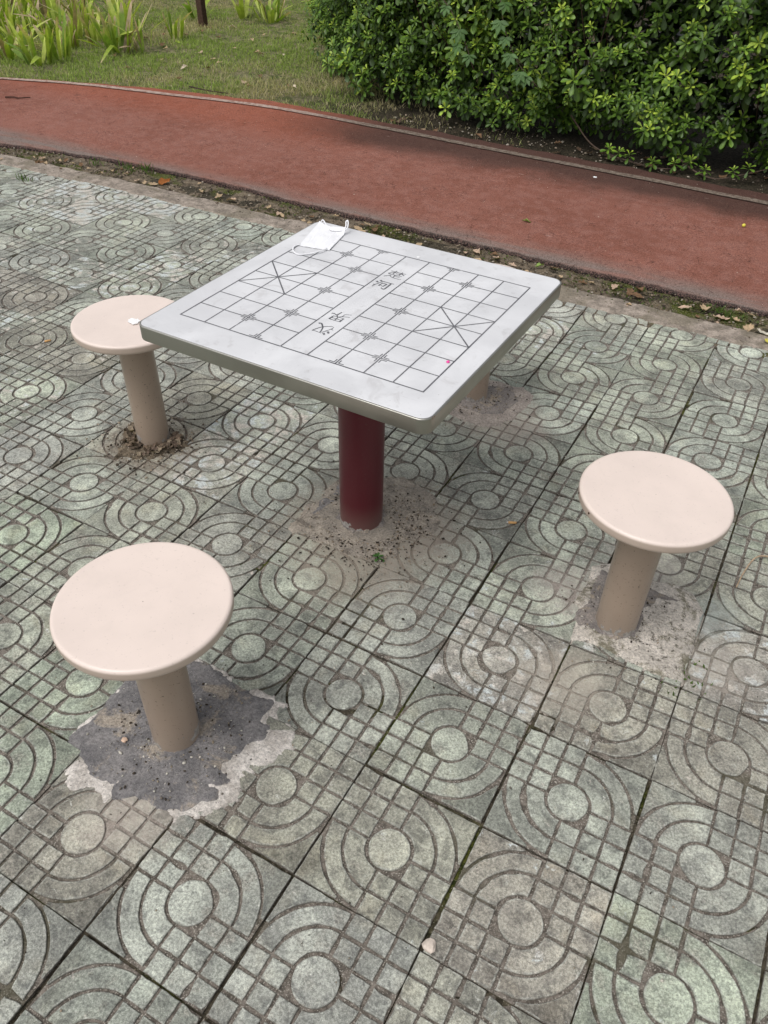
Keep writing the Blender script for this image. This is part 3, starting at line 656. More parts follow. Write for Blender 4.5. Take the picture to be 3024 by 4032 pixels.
# ------------------------------------------------------------------ things on the table
MASKM = simple('white_nonwoven', (.80, .80, .82), .9, .15, .03, 25)
def make_mask():
    TL, TR_, BR, BL = map(np.array, ((-1.1303, 1.1464), (-1.0168, 1.1131), (-.9908, .9801), (-1.0829, .9626)))
    r = empty('face_mask', (-1.055, 1.05, TH)); tag(r, 'crumpled white pleated face mask lying on the far left corner of the table', 'face mask')
    nu, nv = 61, 41; u = np.linspace(0, 1, nu); v = np.linspace(0, 1, nv); U, V_ = np.meshgrid(u, v, indexing='ij')
    P = (BL * (1 - U[..., None]) + BR * U[..., None]) * (1 - V_[..., None]) + (TL * (1 - U[..., None]) + TR_ * U[..., None]) * V_[..., None]
    z = TH + .0025 + .0022 * (1 - ((U * 4.2 + .1 * np.sin(3 * V_)) % 1.)) * np.sin(PI * np.clip(V_ * 1.02, 0, 1)) ** .4 + .004 * np.sin(PI * V_) * np.sin(PI * U) + .0012 * fbm(U, V_, 7, 3, 5)
    z += .014 * np.clip((V_ - .86) / .14, 0, 1) ** 2 * (.35 + U)
    P[..., 1] -= (.020 * np.clip((V_ - .8) / .2, 0, 1) * np.sin(PI * U))
    X = np.stack([P[..., 0] - r.location.x, P[..., 1] - r.location.y, z - TH], -1).reshape(-1, 3)
    X2 = X.copy(); X2[:, 2] -= .0016
    F = grid_faces(nu, nv); link('cloth', np_mesh('cloth', np.concatenate([X, X2]), [F, F[:, ::-1] + len(X)], smooth=True), MASKM, r)
    def loop(pts, zs, w=.0021):
        pp = spline([(x - r.location.x, y - r.location.y, z) for (x, y), z in zip(pts, zs)], 6); mb = Poly(); tube(mb, pp, w, 8); link('ear_loop', mb.mesh('ear_loop', True), MASKM, r)
    loop([(-1.0819, .9661), (-1.0895, .9585), (-1.0887, .9422), (-1.0781, .9238), (-1.0605, .9101), (-1.0439, .9103), (-1.021, .9285), (-1.0067, .9476), (-.9990, .9800)], [.005, .004, .004, .003, .003, .003, .005, .007, .006])
    loop([(-1.1189, 1.1369), (-1.117, 1.143), (-1.104, 1.133), (-1.0881, 1.1188), (-1.0714, 1.1062), (-1.0545, 1.0986), (-1.031, 1.103), (-1.020, 1.112), (-1.022, 1.125), (-1.028, 1.135), (-1.0263, 1.142), (-1.019, 1.133), (-1.014, 1.120), (-1.016, 1.110)],
         [.008, .013, .014, .011, .009, .009, .011, .014, .022, .028, .030, .026, .018, .012])
make_mask()
def blob(name, loc, r, mat, flat=.6, rough=.25, n=2, seed=0, parent=None):
    me = bpy.data.meshes.new(name); import bmesh; bm = bmesh.new(); bmesh.ops.create_icosphere(bm, subdivisions=n, radius=1)
    rs = random.Random(seed)
    for v in bm.verts: v.co *= r * (1 + rough * (rs.random() - .5) * 2); v.co.z *= flat
    bm.to_mesh(me); bm.free(); o = link(name, me, mat, parent); o.location = loc; return o
PINK = simple('pink_plastic', (.85, .07, .35), .35, .4, .1, 40)
tag(blob('bead', (-.423, .584, TH + .0025), .0042, PINK, .6, .02, 3), 'tiny bright pink bead on the table near the right palace lines', 'bead')
PAPER = simple('white_paper', (.86, .86, .86), .9, .1, .02, 40)
def ragged(name, loc, r, mat, seed, h=.003, squash=1.):
    rs = random.Random(seed); mb = Poly(); n = 22; vs = [(0, 0, h)]
    ph = [rs.random() for _ in range(n)]
    for k in range(n):
        a = 2 * PI * k / n; rr = r * (.72 + .5 * ph[k]); vs.append((rr * math.cos(a), rr * math.sin(a) * squash, .0006 + h * .8 * rs.random()))
    for k in range(n): vs.append((vs[k + 1][0] * .95, vs[k + 1][1] * .95, 0))
    fs = [(0, k + 1, (k + 1) % n + 1) for k in range(n)] + [(k + 1, n + k + 1, n + (k + 1) % n + 1, (k + 1) % n + 1) for k in range(n)]
    mb.add(vs, fs); o = link(name, mb.mesh(name), mat); o.location = loc; o.rotation_euler.z = rs.random() * 6; return o
tag(ragged('paper_scrap', (-1.588, .750, .4705), .020, PAPER, 4, .004), 'torn white paper scrap on the left stool seat beside the table corner', 'paper scrap')
tag(ragged('paper_crumb', (-.752, 1.075, TH + .0005), .0045, PAPER, 9, .001), 'small white crumb on the far grid line of the board', 'crumb')

# cigarette ends
FILT = simple('cork_filter', (.62, .36, .15), .8, .2, .12, 300); ASH = simple('burnt_paper', (.40, .38, .36), .9, .1, .5, 300)
def butt(loc, rz, label):
    r = empty('cigarette_butt', loc, rz); tag(r, label, 'cigarette butt', 'cigarette butts on the paving')
    mb = Poly(); tube(mb, [(-.014, 0, .0042), (0, 0, .0043), (.012, .0004, .004)], [.0038, .004, .0041], 14); link('filter', mb.mesh('filter', True), FILT, r)
    mb = Poly(); tube(mb, [(.012, .0004, .004), (.016, .0006, .0038), (.0185, .0008, .0036)], [.0041, .0038, .0029], 12); link('burnt_end', mb.mesh('burnt_end', True), ASH, r)
butt((-2.475, 1.07, .0005), 4.15, 'orange cigarette butt with a burnt end left of the stool behind the table corner'); butt((-.325, .979, .0005), 3.6, 'orange cigarette butt between the table post and the right stool')

# ------------------------------------------------------------------ leaves
def leaf_template(st, hw, droop, fold, curl=0.):
    V = []
    for t, w in zip(st, hw):
        z = -droop * t * t + curl * math.sin(t * PI); V += [(t, -w, z + fold * w), (t, 0, z), (t, w, z + fold * w)]
    n = len(st); F = []
    for i in range(n - 1):
        for k in range(2): a = i * 3 + k; F.append((a, a + 3, a + 4, a + 1))
    return np.array(V), np.array(F)
OBO = leaf_template([0, .2, .45, .68, .86, .96, 1.], [.012, .035, .10, .165, .165, .09, .0], .22, .35)
def scatter_leaves(V0, F0, org, dirs, nrm, L, W, col, shade=None):
    """org (n,3), dirs/nrm unit (n,3), L,W (n,), col (n,3)"""
    s = np.cross(nrm, dirs); s /= np.linalg.norm(s, axis=1)[:, None] + 1e-9; nn = np.cross(dirs, s)
    V = org[:, None] + V0[None, :, :1] * (dirs * L[:, None])[:, None] + V0[None, :, 1:2] * (s * W[:, None])[:, None] + V0[None, :, 2:] * (nn * L[:, None])[:, None]
    n, m = len(org), len(V0); F = F0[None] + (np.arange(n) * m)[:, None, None]
    t = V0[:, 0]; cc = np.repeat(col[:, None], m, 1)
    mid = (np.abs(V0[:, 1]) < 1e-6)[None, :, None]; cc = cc * np.where(mid, 1.22, .96)
    if shade is not None: cc = cc * shade(t)[None, :, None]
    return V.reshape(-1, 3), F.reshape(-1, F0.shape[1]), cc.reshape(-1, 3)
def unit(v): return v / (np.linalg.norm(v, axis=-1, keepdims=True) + 1e-9)
def whorls(org, axis, size, bright, rng, per=(9, 15)):
    """rosettes of glossy leaves; org (n,3) axis (n,3) size (n,) bright (n,) 0..1"""
    O_, D, N, Ls, Ws, Cs = [], [], [], [], [], []
    for k in range(len(org)):
        n = rng.integers(*per); ax = axis[k]; a = unit(np.cross(ax, [.31, .2, .93])); b = np.cross(ax, a); ph = rng.random() * 6.28
        tier = np.arange(n) / n
        an = ph + np.arange(n) * 2.4 + rng.normal(0, .15, n)
        el = np.interp(tier, [0, .35, 1], [-.25, .35, 1.15]) + rng.normal(0, .12, n)
        d = np.cos(el)[:, None] * (np.cos(an)[:, None] * a + np.sin(an)[:, None] * b) + np.sin(el)[:, None] * ax
        d[:, 2] -= np.interp(tier, [0, 1], [.22, 0]); d = unit(d)
        L = size[k] * np.interp(tier, [0, .4, 1], [1.05, .95, .48]) * rng.uniform(.85, 1.12, n)
        o = org[k] + ax * (tier[:, None] * size[k] * .55)
        up = unit(ax * 1.0 + np.array([0, -.15, .75]) * .9 + rng.normal(0, .15, (n, 3)))
        O_.append(o); D.append(d); N.append(up); Ls.append(L); Ws.append(L * rng.uniform(.95, 1.25, n))
        dark = np.array([.038, .080, .011]); mid = np.array([.105, .195, .022]); yng = np.array([.38, .47, .06])
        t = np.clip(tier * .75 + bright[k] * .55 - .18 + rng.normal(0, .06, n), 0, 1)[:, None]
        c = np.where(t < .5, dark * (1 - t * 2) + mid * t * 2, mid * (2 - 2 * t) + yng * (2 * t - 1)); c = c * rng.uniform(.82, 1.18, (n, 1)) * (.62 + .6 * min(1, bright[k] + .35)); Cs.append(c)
    cat = np.concatenate; return scatter_leaves(OBO[0], OBO[1], cat(O_), cat(D), cat(N), cat(Ls), cat(Ws), cat(Cs), lambda t: .82 + .25 * t)
# hedge
FRONT = spline([(2.6, 4.85), (1.2, 4.83), (0, 4.82), (-1.0, 4.88), (-1.9, 4.98), (-2.7, 5.10), (-3.4, 5.30), (-4.0, 5.70), (-4.5, 6.35), (-4.85, 7.2), (-5.0, 8.2)], 12)
def hedge():
    r = empty('hedge', (-.8, 5.6, 0)); tag(r, 'dense clipped hedge of glossy rounded green leaves beside the red track', 'hedge')
    off = np.array([.8, -5.6, 0]); rng = np.random.default_rng(3)
    P = FRONT; dl = np.linalg.norm(np.diff(P, axis=0), axis=1); s = np.concatenate([[0], np.cumsum(dl)]); Ltot = s[-1]
    def at(q):
        x = np.interp(q, s, P[:, 0]); y = np.interp(q, s, P[:, 1]); x2 = np.interp(np.minimum(q + .05, Ltot), s, P[:, 0]) - np.interp(np.maximum(q - .05, 0), s, P[:, 0]); y2 = np.interp(np.minimum(q + .05, Ltot), s, P[:, 1]) - np.interp(np.maximum(q - .05, 0), s, P[:, 1])
        t = unit(np.stack([x2, y2], 1)); nrm = np.stack([-t[:, 1], t[:, 0]], 1); return np.stack([x, y], 1), nrm   # outward = left of travel (-x travel -> -y)
    def layer(n, depth, zlo, zhi, br, size, jit=.05):
        q = rng.random(n) * Ltot; z = zlo + (zhi - zlo) * rng.random(n); p, nr = at(q)
        bul = fbm(q, z, 1.5, 3, 31) * .17 + fbm(q, z, 4.5, 2, 32) * .12
        tuck = .20 * np.clip((.34 - z) / .34, 0, 1) ** 1.5 + .16 * np.clip((z - 1.0) / .35, 0, 1) ** 2
        dd = bul - tuck - depth + rng.normal(0, jit, n)
        hole = fbm(q, z, 2.6, 3, 37); keep = ~((hole > .22) & (depth < .1)) | (rng.random(n) < .25)
        if depth < .12: keep &= ~((z < .22) & (fbm(q, z * 0, 2.2, 2, 39) > .05))
        o = np.stack([p[:, 0] + nr[:, 0] * dd, p[:, 1] + nr[:, 1] * dd, z], 1)
        ax = unit(np.stack([nr[:, 0] * .75, nr[:, 1] * .75, np.full(n, .75)], 1) + rng.normal(0, .25, (n, 3)))
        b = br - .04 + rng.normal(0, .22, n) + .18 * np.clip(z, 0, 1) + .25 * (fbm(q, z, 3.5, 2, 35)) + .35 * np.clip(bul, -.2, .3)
        k = keep; return o[k] - [0, 0, 0], ax[k], size * rng.uniform(.55, 1.1, k.sum()) * np.where(rng.random(k.sum()) < .12, 1.45, 1.), np.clip(b[k], 0, 1)
    A = [layer(2300, 0.0, .05, 1.32, .40, .068), layer(1900, .12, .05, 1.32, .16, .076), layer(1200, .26, .12, 1.3, .0, .085)]  # deeper layers get darker leaves, shade between them put into the colour
    # top
    n = 1500; q = rng.random(n) * Ltot; p, nr = at(q); dd = -rng.random(n) ** .8 * 1.3; z = 1.30 + fbm(q, dd, 2, 3, 44) * .08 - .16 * np.clip((dd + .25) / .25, 0, 1)
    o = np.stack([p[:, 0] + nr[:, 0] * dd, p[:, 1] + nr[:, 1] * dd, z], 1); A.append((o, unit(np.array([0, 0, 1.]) + rng.normal(0, .3, (n, 3))), .08 * rng.uniform(.7, 1.2, n), np.clip(.5 + rng.normal(0, .15, n), 0, 1)))
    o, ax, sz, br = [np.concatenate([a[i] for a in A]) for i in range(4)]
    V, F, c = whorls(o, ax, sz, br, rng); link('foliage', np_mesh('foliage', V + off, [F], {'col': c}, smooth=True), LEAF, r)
    # inner leaves, near-black colour carrying the shade inside the hedge
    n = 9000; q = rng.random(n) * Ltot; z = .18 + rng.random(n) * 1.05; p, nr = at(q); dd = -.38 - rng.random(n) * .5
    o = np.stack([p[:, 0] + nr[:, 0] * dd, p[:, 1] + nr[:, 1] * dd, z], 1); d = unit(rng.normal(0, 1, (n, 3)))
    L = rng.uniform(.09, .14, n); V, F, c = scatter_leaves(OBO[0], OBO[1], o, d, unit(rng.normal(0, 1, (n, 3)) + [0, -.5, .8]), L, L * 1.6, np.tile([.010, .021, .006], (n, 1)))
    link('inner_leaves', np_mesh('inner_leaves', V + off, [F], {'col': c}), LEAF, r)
    # stems
    for k in range(26):
        q = np.array([rng.random() * Ltot]); p, nr = at(q); p = p[0]; nr = nr[0]; b0 = p - nr * rng.uniform(.35, .8); mb = Poly()
        for m in range(4):
            e = p - nr * rng.uniform(.02, .3) + rng.normal(0, .18, 2); h = rng.uniform(.4, 1.1)
            pts = spline([(b0[0], b0[1], 0), (b0[0] * .7 + e[0] * .3, b0[1] * .7 + e[1] * .3, h * .35), (e[0], e[1], h)], 5); pts = pts + off
            tube(mb, pts, list(np.linspace(.009, .0025, len(pts))), 5)
        link('stem', mb.mesh('stem', True), TWIG, r)
hedge()
# runner stems creeping out under the hedge on the right
def runner(pts, label, seed):
    rng = np.random.default_rng(seed); p = spline(pts, 8); r = empty('creeping_stem', tuple(p[0])); tag(r, label, 'plant stem', 'stems creeping out from under the hedge')
    mb = Poly(); tube(mb, p - p[0], list(np.linspace(.006, .003, len(p))), 6); link('stem', mb.mesh('stem', True), TWIG, r)
    k = rng.choice(len(p) - 3, 5) + 2; o = p[k] - p[0] + [0, 0, .02]; ax = unit(np.array([0, -.4, 1.]) + rng.normal(0, .2, (5, 3)))
    for i in range(5):
        V, F, c = whorls(o[i:i + 1], ax[i:i + 1], np.full(1, .055), np.full(1, .6), rng); link('leaf_tuft', np_mesh('leaf_tuft', V, [F], {'col': c}, smooth=True), LEAF, r)
runner([(-1.55, 5.05, .18), (-1.30, 4.86, .06), (-1.0, 4.78, .025), (-.75, 4.76, .03), (-.60, 4.85, .10)], 'thin brown stem with small leaves lying on the soil under the hedge, left of two', 21)
runner([(-.85, 4.95, .12), (-.62, 4.80, .04), (-.45, 4.72, .03), (-.30, 4.80, .06), (-.1, 4.9, .12)], 'thin brown stem with small leaves lying on the soil under the hedge, right of two', 22)

# climbing vine with compound leaves over the hedge
PIN = leaf_template([0, .12, .3, .5, .7, .88, 1.], [.01, .12, .24, .27, .20, .09, .0], .12, .2)
def vine():
    rng = np.random.default_rng(8); r = empty('climbing_vine', (-2.3, 4.85, .5)); tag(r, 'pale green vine with toothed compound leaves hanging over the hedge front', 'vine')
    base = np.array([-2.3, 4.85, .5]); O_, D, N, Ls, Cs = [], [], [], [], []; 
    paths = [[(-3.15, 5.0, 1.15), (-2.75, 4.86, .98), (-2.45, 4.80, .80), (-2.28, 4.74, .62), (-2.18, 4.72, .45)], [(-2.2, 4.85, 1.1), (-2.05, 4.74, .88), (-1.98, 4.72, .70), (-1.86, 4.72, .52), (-1.72, 4.74, .40)], [(-2.9, 4.95, 1.1), (-2.6, 4.82, 1.02), (-2.25, 4.80, 1.0), (-1.95, 4.78, .98)]]
    for pt in paths:
        p = spline(pt, 6); mb = Poly(); tube(mb, p - base, .003, 5); link('stem', mb.mesh('stem', True), TWIG, r)
        for k in range(1, len(p), 3):
            out = unit(np.array([rng.normal(0, .4), -1., .15 + rng.normal(0, .2)])); c0 = p[k] + out * .07; s = rng.uniform(.06, .085)
            for a in (-1.25, -.6, 0, .6, 1.25):
                side = unit(np.cross(out, [0, 0, 1])); d = unit(side * math.sin(a) + np.array([0, -.35, -.75]) * math.cos(a) + out * .15)
                O_.append(c0); D.append(d); N.append(unit(out + np.array([0, 0, .7]))); Ls.append(s * (1 - .22 * abs(a))); Cs.append(np.array([.10, .20, .055]) * rng.uniform(.8, 1.25))
    A = np.array; V, F, c = scatter_leaves(PIN[0], PIN[1], A(O_), A(D), A(N), A(Ls) * 1.1, A(Ls) * .85, A(Cs) * .8); link('foliage', np_mesh('foliage', V - base, [F], {'col': c}, smooth=True), STRAP, r)
vine()

# dark shrubs behind the lawn
def shrub(x, y, h, w, seed, label, group=None, br=.1):
    rng = np.random.default_rng(seed); r = empty('shrub', (x, y, 0)); tag(r, label, 'shrub', group)
    n = 420; a = rng.random(n) * 2 * PI; e = np.arcsin(rng.random(n)); rad = rng.uniform(.72, 1.05, n); d = np.stack([np.cos(a) * np.cos(e), np.sin(a) * np.cos(e), np.sin(e)], 1)
    o = d * rad[:, None] * [w, w, h * .9] + [0, 0, .12]
    V, F, c = whorls(o, unit(d + [0, 0, .5]), rng.uniform(.07, .11, n), np.clip(br + rng.normal(0, .12, n), 0, 1), rng, (7, 11)); link('foliage', np_mesh('foliage', V, [F], {'col': c * .8}, smooth=True), LEAF, r)
    mb = Poly()
    for k in range(7):
        a = rng.random() * 6.28; tube(mb, [(0, 0, 0), (.2 * w * math.cos(a), .2 * w * math.sin(a), h * .4), (.7 * w * math.cos(a), .7 * w * math.sin(a), h * .8)], [.02, .014, .006], 5)
    link('stem', mb.mesh('stem', True), TWIG, r)
G = 'dark shrubs along the back of the lawn'
for k, (x, y) in enumerate([(-9.6, 7.5), (-8.9, 8.05), (-8.25, 8.6), (-7.6, 9.2), (-7.0, 9.9)]): shrub(x, y, 1.0, .62, 50 + k, 'dark leafy shrub in the row behind the lawn', G)

# ------------------------------------------------------------------ post
r = empty('post', (-6.40, 6.99, 0)); tag(r, 'thin dark brown post standing in the lawn near the top edge', 'post')
mb = Poly(); w = .036; vs = []; fs = []
for z in (-.05, .8, 1.7):
    s_ = w * (1 - .03 * z); vs += [(-s_ - .03 * z, -s_, z), (s_ - .03 * z, -s_, z), (s_ - .03 * z, s_, z), (-s_ - .03 * z, s_, z)]
for a in range(2):
    for b in range(4): c = (b + 1) % 4; fs.append((a * 4 + b, a * 4 + c, (a + 1) * 4 + c, (a + 1) * 4 + b))
fs.append((8, 9, 10, 11)); mb.add(vs, fs); link('shaft', mb.mesh('shaft'), WOOD, r)
mb = Poly(); mb.add([(-w - .06, -w - .006, 1.70), (w - .042, -w - .006, 1.70), (w - .042, w + .006, 1.70), (-w - .06, w + .006, 1.70), (-w - .06, -w - .006, 1.72), (w - .042, -w - .006, 1.72), (w - .042, w + .006, 1.72), (-w - .06, w + .006, 1.72)],
    [(0, 3, 2, 1), (4, 5, 6, 7), (0, 1, 5, 4), (1, 2, 6, 5), (2, 3, 7, 6), (3, 0, 4, 7)]); link('cap', mb.mesh('cap'), WOOD, r)

# ------------------------------------------------------------------ strap-leaved clumps
STP = leaf_template([0, .15, .35, .55, .75, .9, .97, 1.], [.30, .42, .5, .5, .44, .28, .12, 0], .0, .25)
def clump(x, y, h, n, seed, spread=.5, tipb=.6, pale=.5):
    rng = np.random.default_rng(seed); a = rng.random(n) * 6.28; el = PI / 2 - np.abs(rng.normal(0, spread * .8, n)); rad = rng.random(n) ** .5 * .07 * (1 + n / 30)
    org = np.stack([np.cos(a) * rad, np.sin(a) * rad, np.zeros(n) - .01], 1); d = np.stack([np.cos(a) * np.cos(el), np.sin(a) * np.cos(el), np.sin(el)], 1)
    L = h * rng.uniform(.45, 1.1, n); W = rng.uniform(.030, .050, n) * (h / .34) ** .5
    nr = unit(np.stack([-np.cos(a), -np.sin(a), np.full(n, .25)], 1) + rng.normal(0, .5, (n, 3)))
    base = STP[0]; bend = rng.normal(.0, .12, n) + .10; s = unit(np.cross(nr, d)); nn = np.cross(d, s)
    kink = rng.random(n) < .22
    t = base[:, 0]; drop = -bend[:, None] * t[None] ** 2 - np.where(kink[:, None], np.clip(t[None] - .6, 0, 1) * 1.3, 0)
    V = org[:, None] + t[None, :, None] * (d * L[:, None])[:, None] + base[None, :, 1:2] * (s * W[:, None])[:, None] + (drop * L[:, None])[..., None] * nn[:, None] * .9
    V[..., 2] += base[None, :, 2] * W[:, None] * .5
    V[..., 2] = np.maximum(V[..., 2], .004)
    F = (STP[1][None] + (np.arange(n) * len(base))[:, None, None]).reshape(-1, 4)
    g = np.array([.38, .50, .06]); y_ = np.array([.62, .68, .16]); dg = np.array([.19, .31, .055]); br = np.array([.55, .42, .28])
    m = rng.random(n)[:, None] ** .75; c0 = np.where(m < .55, dg + (g - dg) * m / .55, g + (y_ - g) * (m - .55) / .45)
    dead = rng.random(n) < .13; c0[dead] = [.36, .27, .16]
    tt = t[None, :, None]; c = c0[:, None] * (.55 + .55 * tt); tip = np.clip((tt - rng.uniform(.66, .98, n)[:, None, None]) / .08, 0, 1); c = c * (1 - tip) + br * tip
    return V.reshape(-1, 3), F, c.reshape(-1, 3)
def inside(p, poly):
    c = False
    for (x0, y0), (x1, y1) in zip(poly, poly[1:] + poly[:1]):
        if (y0 > p[1]) != (y1 > p[1]) and p[0] < (x1 - x0) * (p[1] - y0) / (y1 - y0) + x0: c = not c
    return c
poly = [(-6.55, 4.52), (-6.25, 5.0), (-6.20, 5.5), (-6.55, 6.1), (-7.1, 6.6), (-7.9, 6.6), (-8.6, 6.3), (-9.6, 6.9), (-10, 5.5), (-8.3, 3.75), (-7.2, 4.1)]
rs = random.Random(4); pts = []
while len(pts) < 66:
    p = (rs.uniform(-10, -6.1), rs.uniform(3.8, 7))
    if inside(p, poly) and all(math.hypot(p[0] - q[0], p[1] - q[1]) > .26 for q in pts): pts.append(p)
GI = 'strap-leaved plants massed at the left of the lawn'
for k, p in enumerate(pts):
    V, F, c = clump(*p, rs.uniform(.30, .44), rs.randint(10, 17), 200 + k); o = link('strap_leaf_plant', np_mesh('strap_leaf_plant', V, [F], {'col': c}, smooth=True), STRAP); o.location = (*p, 0)
    tag(o, 'yellow-green sword-leaved plant with brown tips in the mass left of the lawn', 'plant', GI)
for k, (x, y, h, n, lab) in enumerate([(-6.02, 5.62, .30, 9, 'small sword-leaved plant just right of the leafy mass, yellow at one tip'), (-6.22, 6.30, .30, 8, 'small upright sword-leaved plant at the back right of the leafy mass'),
        (-6.75, 7.35, .30, 9, 'short sword-leaved tuft immediately left of the brown post'), (-6.35, 7.65, .42, 8, 'tall slender yellow-green tuft right behind the brown post'),
        (-5.98, 7.65, .34, 24, 'bushy bright yellow-green tuft right of the brown post'), (-5.75, 8.3, .30, 12, 'loose yellowish tuft between the bushy tuft and the hedge'), (-5.45, 8.0, .28, 14, 'yellowing tuft close to the left end of the hedge')]):
    V, F, c = clump(x, y, h, n, 300 + k, .55); o = link('strap_leaf_plant', np_mesh('strap_leaf_plant', V, [F], {'col': c}, smooth=True), STRAP); o.location = (x, y, 0); tag(o, lab, 'plant', 'single strap-leaved tufts on the lawn')

# ------------------------------------------------------------------ grass
GR = (np.array([(0, -.5, 0), (0, .5, 0), (.5, -.38, .06), (.5, .38, .06), (1, 0, .24)]), None)
def blades(n, region, h, colf, rng, dens=None, wdt=.0042):
    x = rng.uniform(region[0], region[1], n); y = rng.uniform(region[2], region[3], n); k = (y > y_on(far_c, x) + np.interp(x, [-6.3, -5.6, -5, -4.2, -3, -2, 3], [.055, .07, .13, .16, .13, .17, .2]) - .03 + .03 * rng.random(n))
    if dens is not None: k &= rng.random(n) < dens(x, y)
    x, y = x[k], y[k]; n = len(x); z = -.006 + fbm(x, y, 2, 4, 5) * .022
    a = rng.random(n) * 6.28; lean = np.abs(rng.normal(0, .55, n)); L = h * rng.uniform(.5, 1.3, n) * (1 + .5 * fbm(x, y, 1.6, 2, 12)); b = rng.random(n) * 6.28; W = wdt * rng.uniform(.7, 1.4, n)
    d = np.stack([np.cos(a) * np.sin(lean), np.sin(a) * np.sin(lean), np.cos(lean)], 1); s = np.stack([np.cos(b), np.sin(b), np.zeros(n)], 1); o = np.stack([x, y, z], 1)
    p = [o - s * W[:, None] / 2, o + s * W[:, None] / 2]; m = o + d * (L * .55)[:, None]; p += [m - s * W[:, None] * .4, m + s * W[:, None] * .4]
    t = o + d * L[:, None]; t[:, :2] += np.stack([np.cos(a), np.sin(a)], 1) * (L * .25)[:, None]; p.append(t)
    V = np.stack(p, 1).reshape(-1, 3); bi = (np.arange(n) * 5)[:, None]; Q = bi + np.array([[0, 1, 3, 2]]); T3 = bi + np.array([[2, 3, 4]])
    c = colf(x, y, n); cc = np.repeat(c[:, None], 5, 1) * np.array([.62, .62, .95, .95, 1.2])[None, :, None]
    return V, Q, T3, cc.reshape(-1, 3)
def gcol(x, y, n):
    rng = RNG; dry = fbm(x, y, 1.7, 4, 77) + .06 + .55 * np.clip((x + 4.6) / 1.3, 0, 1) + rng.normal(0, .25, n)
    g = np.array([.25, .36, .07]); g2 = np.array([.40, .49, .14]); b = np.array([.56, .48, .30]); m = rng.random(n)[:, None]
    c = g * (1 - m) + g2 * m; t = np.clip((dry - .10) / .35, 0, 1)[:, None]; return (c * (1 - t) + b * t) * rng.uniform(.75, 1.2, (n, 1))
def gd(x, y): return np.clip(1.1 - .9 * np.clip(fbm(x, y, 2.4, 4, 88) - .08, 0, 1) * 3 - 1.0 * np.clip((x + 3.9) / 1.4, 0, 1), .03, 1)
V, Q, T3, c = blades(175000, (-9.5, -1.8, 3.2, 9.5), .040, gcol, RNG, gd)
tag(link('grass', np_mesh('grass', V, [Q, T3], {'col': c}), BLADE), 'short green and straw-coloured lawn grass', 'grass', kind='stuff')

# weeds, moss tufts and small seedlings on the dirt strip
def strip_cover():
    rng = np.random.default_rng(66); n = 5200; x = rng.uniform(-5.2, 1.5, n); y0 = y_on(near_c, x); y = y0 - .02 - rng.random(n) * .26
    k = fbm(x, y, 3.2, 3, 55) > -.02; x, y = x[k], y[k]; n = len(x); o = np.stack([x, y, np.full(n, -.006)], 1); d = unit(np.stack([rng.normal(0, .8, n), rng.normal(0, .8, n), rng.random(n) * .9 + .1], 1))
    L = rng.uniform(.008, .022, n); col = np.where(rng.random(n)[:, None] < .5, [[.10, .13, .04]], [[.16, .13, .08]]) * rng.uniform(.5, 1.3, (n, 1))
    V, F, c = scatter_leaves(PIN[0], PIN[1], o, d, unit(rng.normal(0, 1, (n, 3)) + [0, 0, 1.5]), L, L * .8, col)
    tag(link('ground_cover', np_mesh('ground_cover', V, [F], {'col': c}), BLADE), 'tiny weeds and crumbs of dry plants on the soil strip', 'weeds', kind='stuff')
strip_cover()
def tufts():
    rng = np.random.default_rng(67); Vs, Fs, Cs = [], [], []; b = 0
    for (x, y, n, h) in [(-4.13, 2.45, 26, .045), (-4.35, 2.28, 18, .04), (-4.5, 2.4, 14, .04), (-4.75, 2.3, 12, .04), (-3.62, 2.96, 24, .07), (-3.75, 2.93, 20, .06), (-.05, 2.88, 25, .04), (-4.0, 2.9, 14, .05), (.02, 2.84, 18, .04), (.30, .69, 12, .018), (.31, .63, 16, .02), (.305, .58, 14, .02)]:
        o = np.stack([x + rng.normal(0, .03, n), y + rng.normal(0, .014, n), np.full(n, -.008)], 1); d = unit(np.stack([rng.normal(0, .35, n), rng.normal(0, .35, n), np.ones(n)], 1)); L = h * rng.uniform(.5, 1.2, n)
        V, F, c = scatter_leaves(PIN[0], PIN[1], o, d, unit(rng.normal(0, 1, (n, 3))), L, np.full(n, .009), np.array([[.09, .15, .035]]) * rng.uniform(.6, 1.4, (n, 1))); Vs.append(V); Fs.append(F + b); Cs.append(c); b += len(V)
    tag(link('grass_tufts', np_mesh('grass_tufts', np.concatenate(Vs), [np.concatenate(Fs)], {'col': np.concatenate(Cs)}), BLADE), 'small grass blades growing in the paving joints and soil strip', 'grass', kind='stuff')
tufts()
# seedling by the table foot
r = empty('weed_seedling', (-.614, .619, .003)); tag(r, 'tiny green seedling growing at the foot of the maroon post', 'plant'); rng = np.random.default_rng(5)
a = np.arange(9) * 2.4; o = np.zeros((9, 3)); o[:, 2] = np.linspace(.002, .012, 9); d = unit(np.stack([np.cos(a), np.sin(a), np.linspace(.15, .8, 9)], 1)); L = np.linspace(.022, .012, 9)
V, F, c = scatter_leaves(OBO[0], OBO[1], o, d, np.tile([0, 0, 1.], (9, 1)), L, L * 1.4, np.tile([.06, .15, .035], (9, 1))); link('foliage', np_mesh('foliage', V, [F], {'col': c}, smooth=True), STRAP, r)
mb = Poly(); tube(mb, [(0, 0, -.004), (0, 0, .012)], .0012, 5); link('stem', mb.mesh('stem'), STRAP, r)

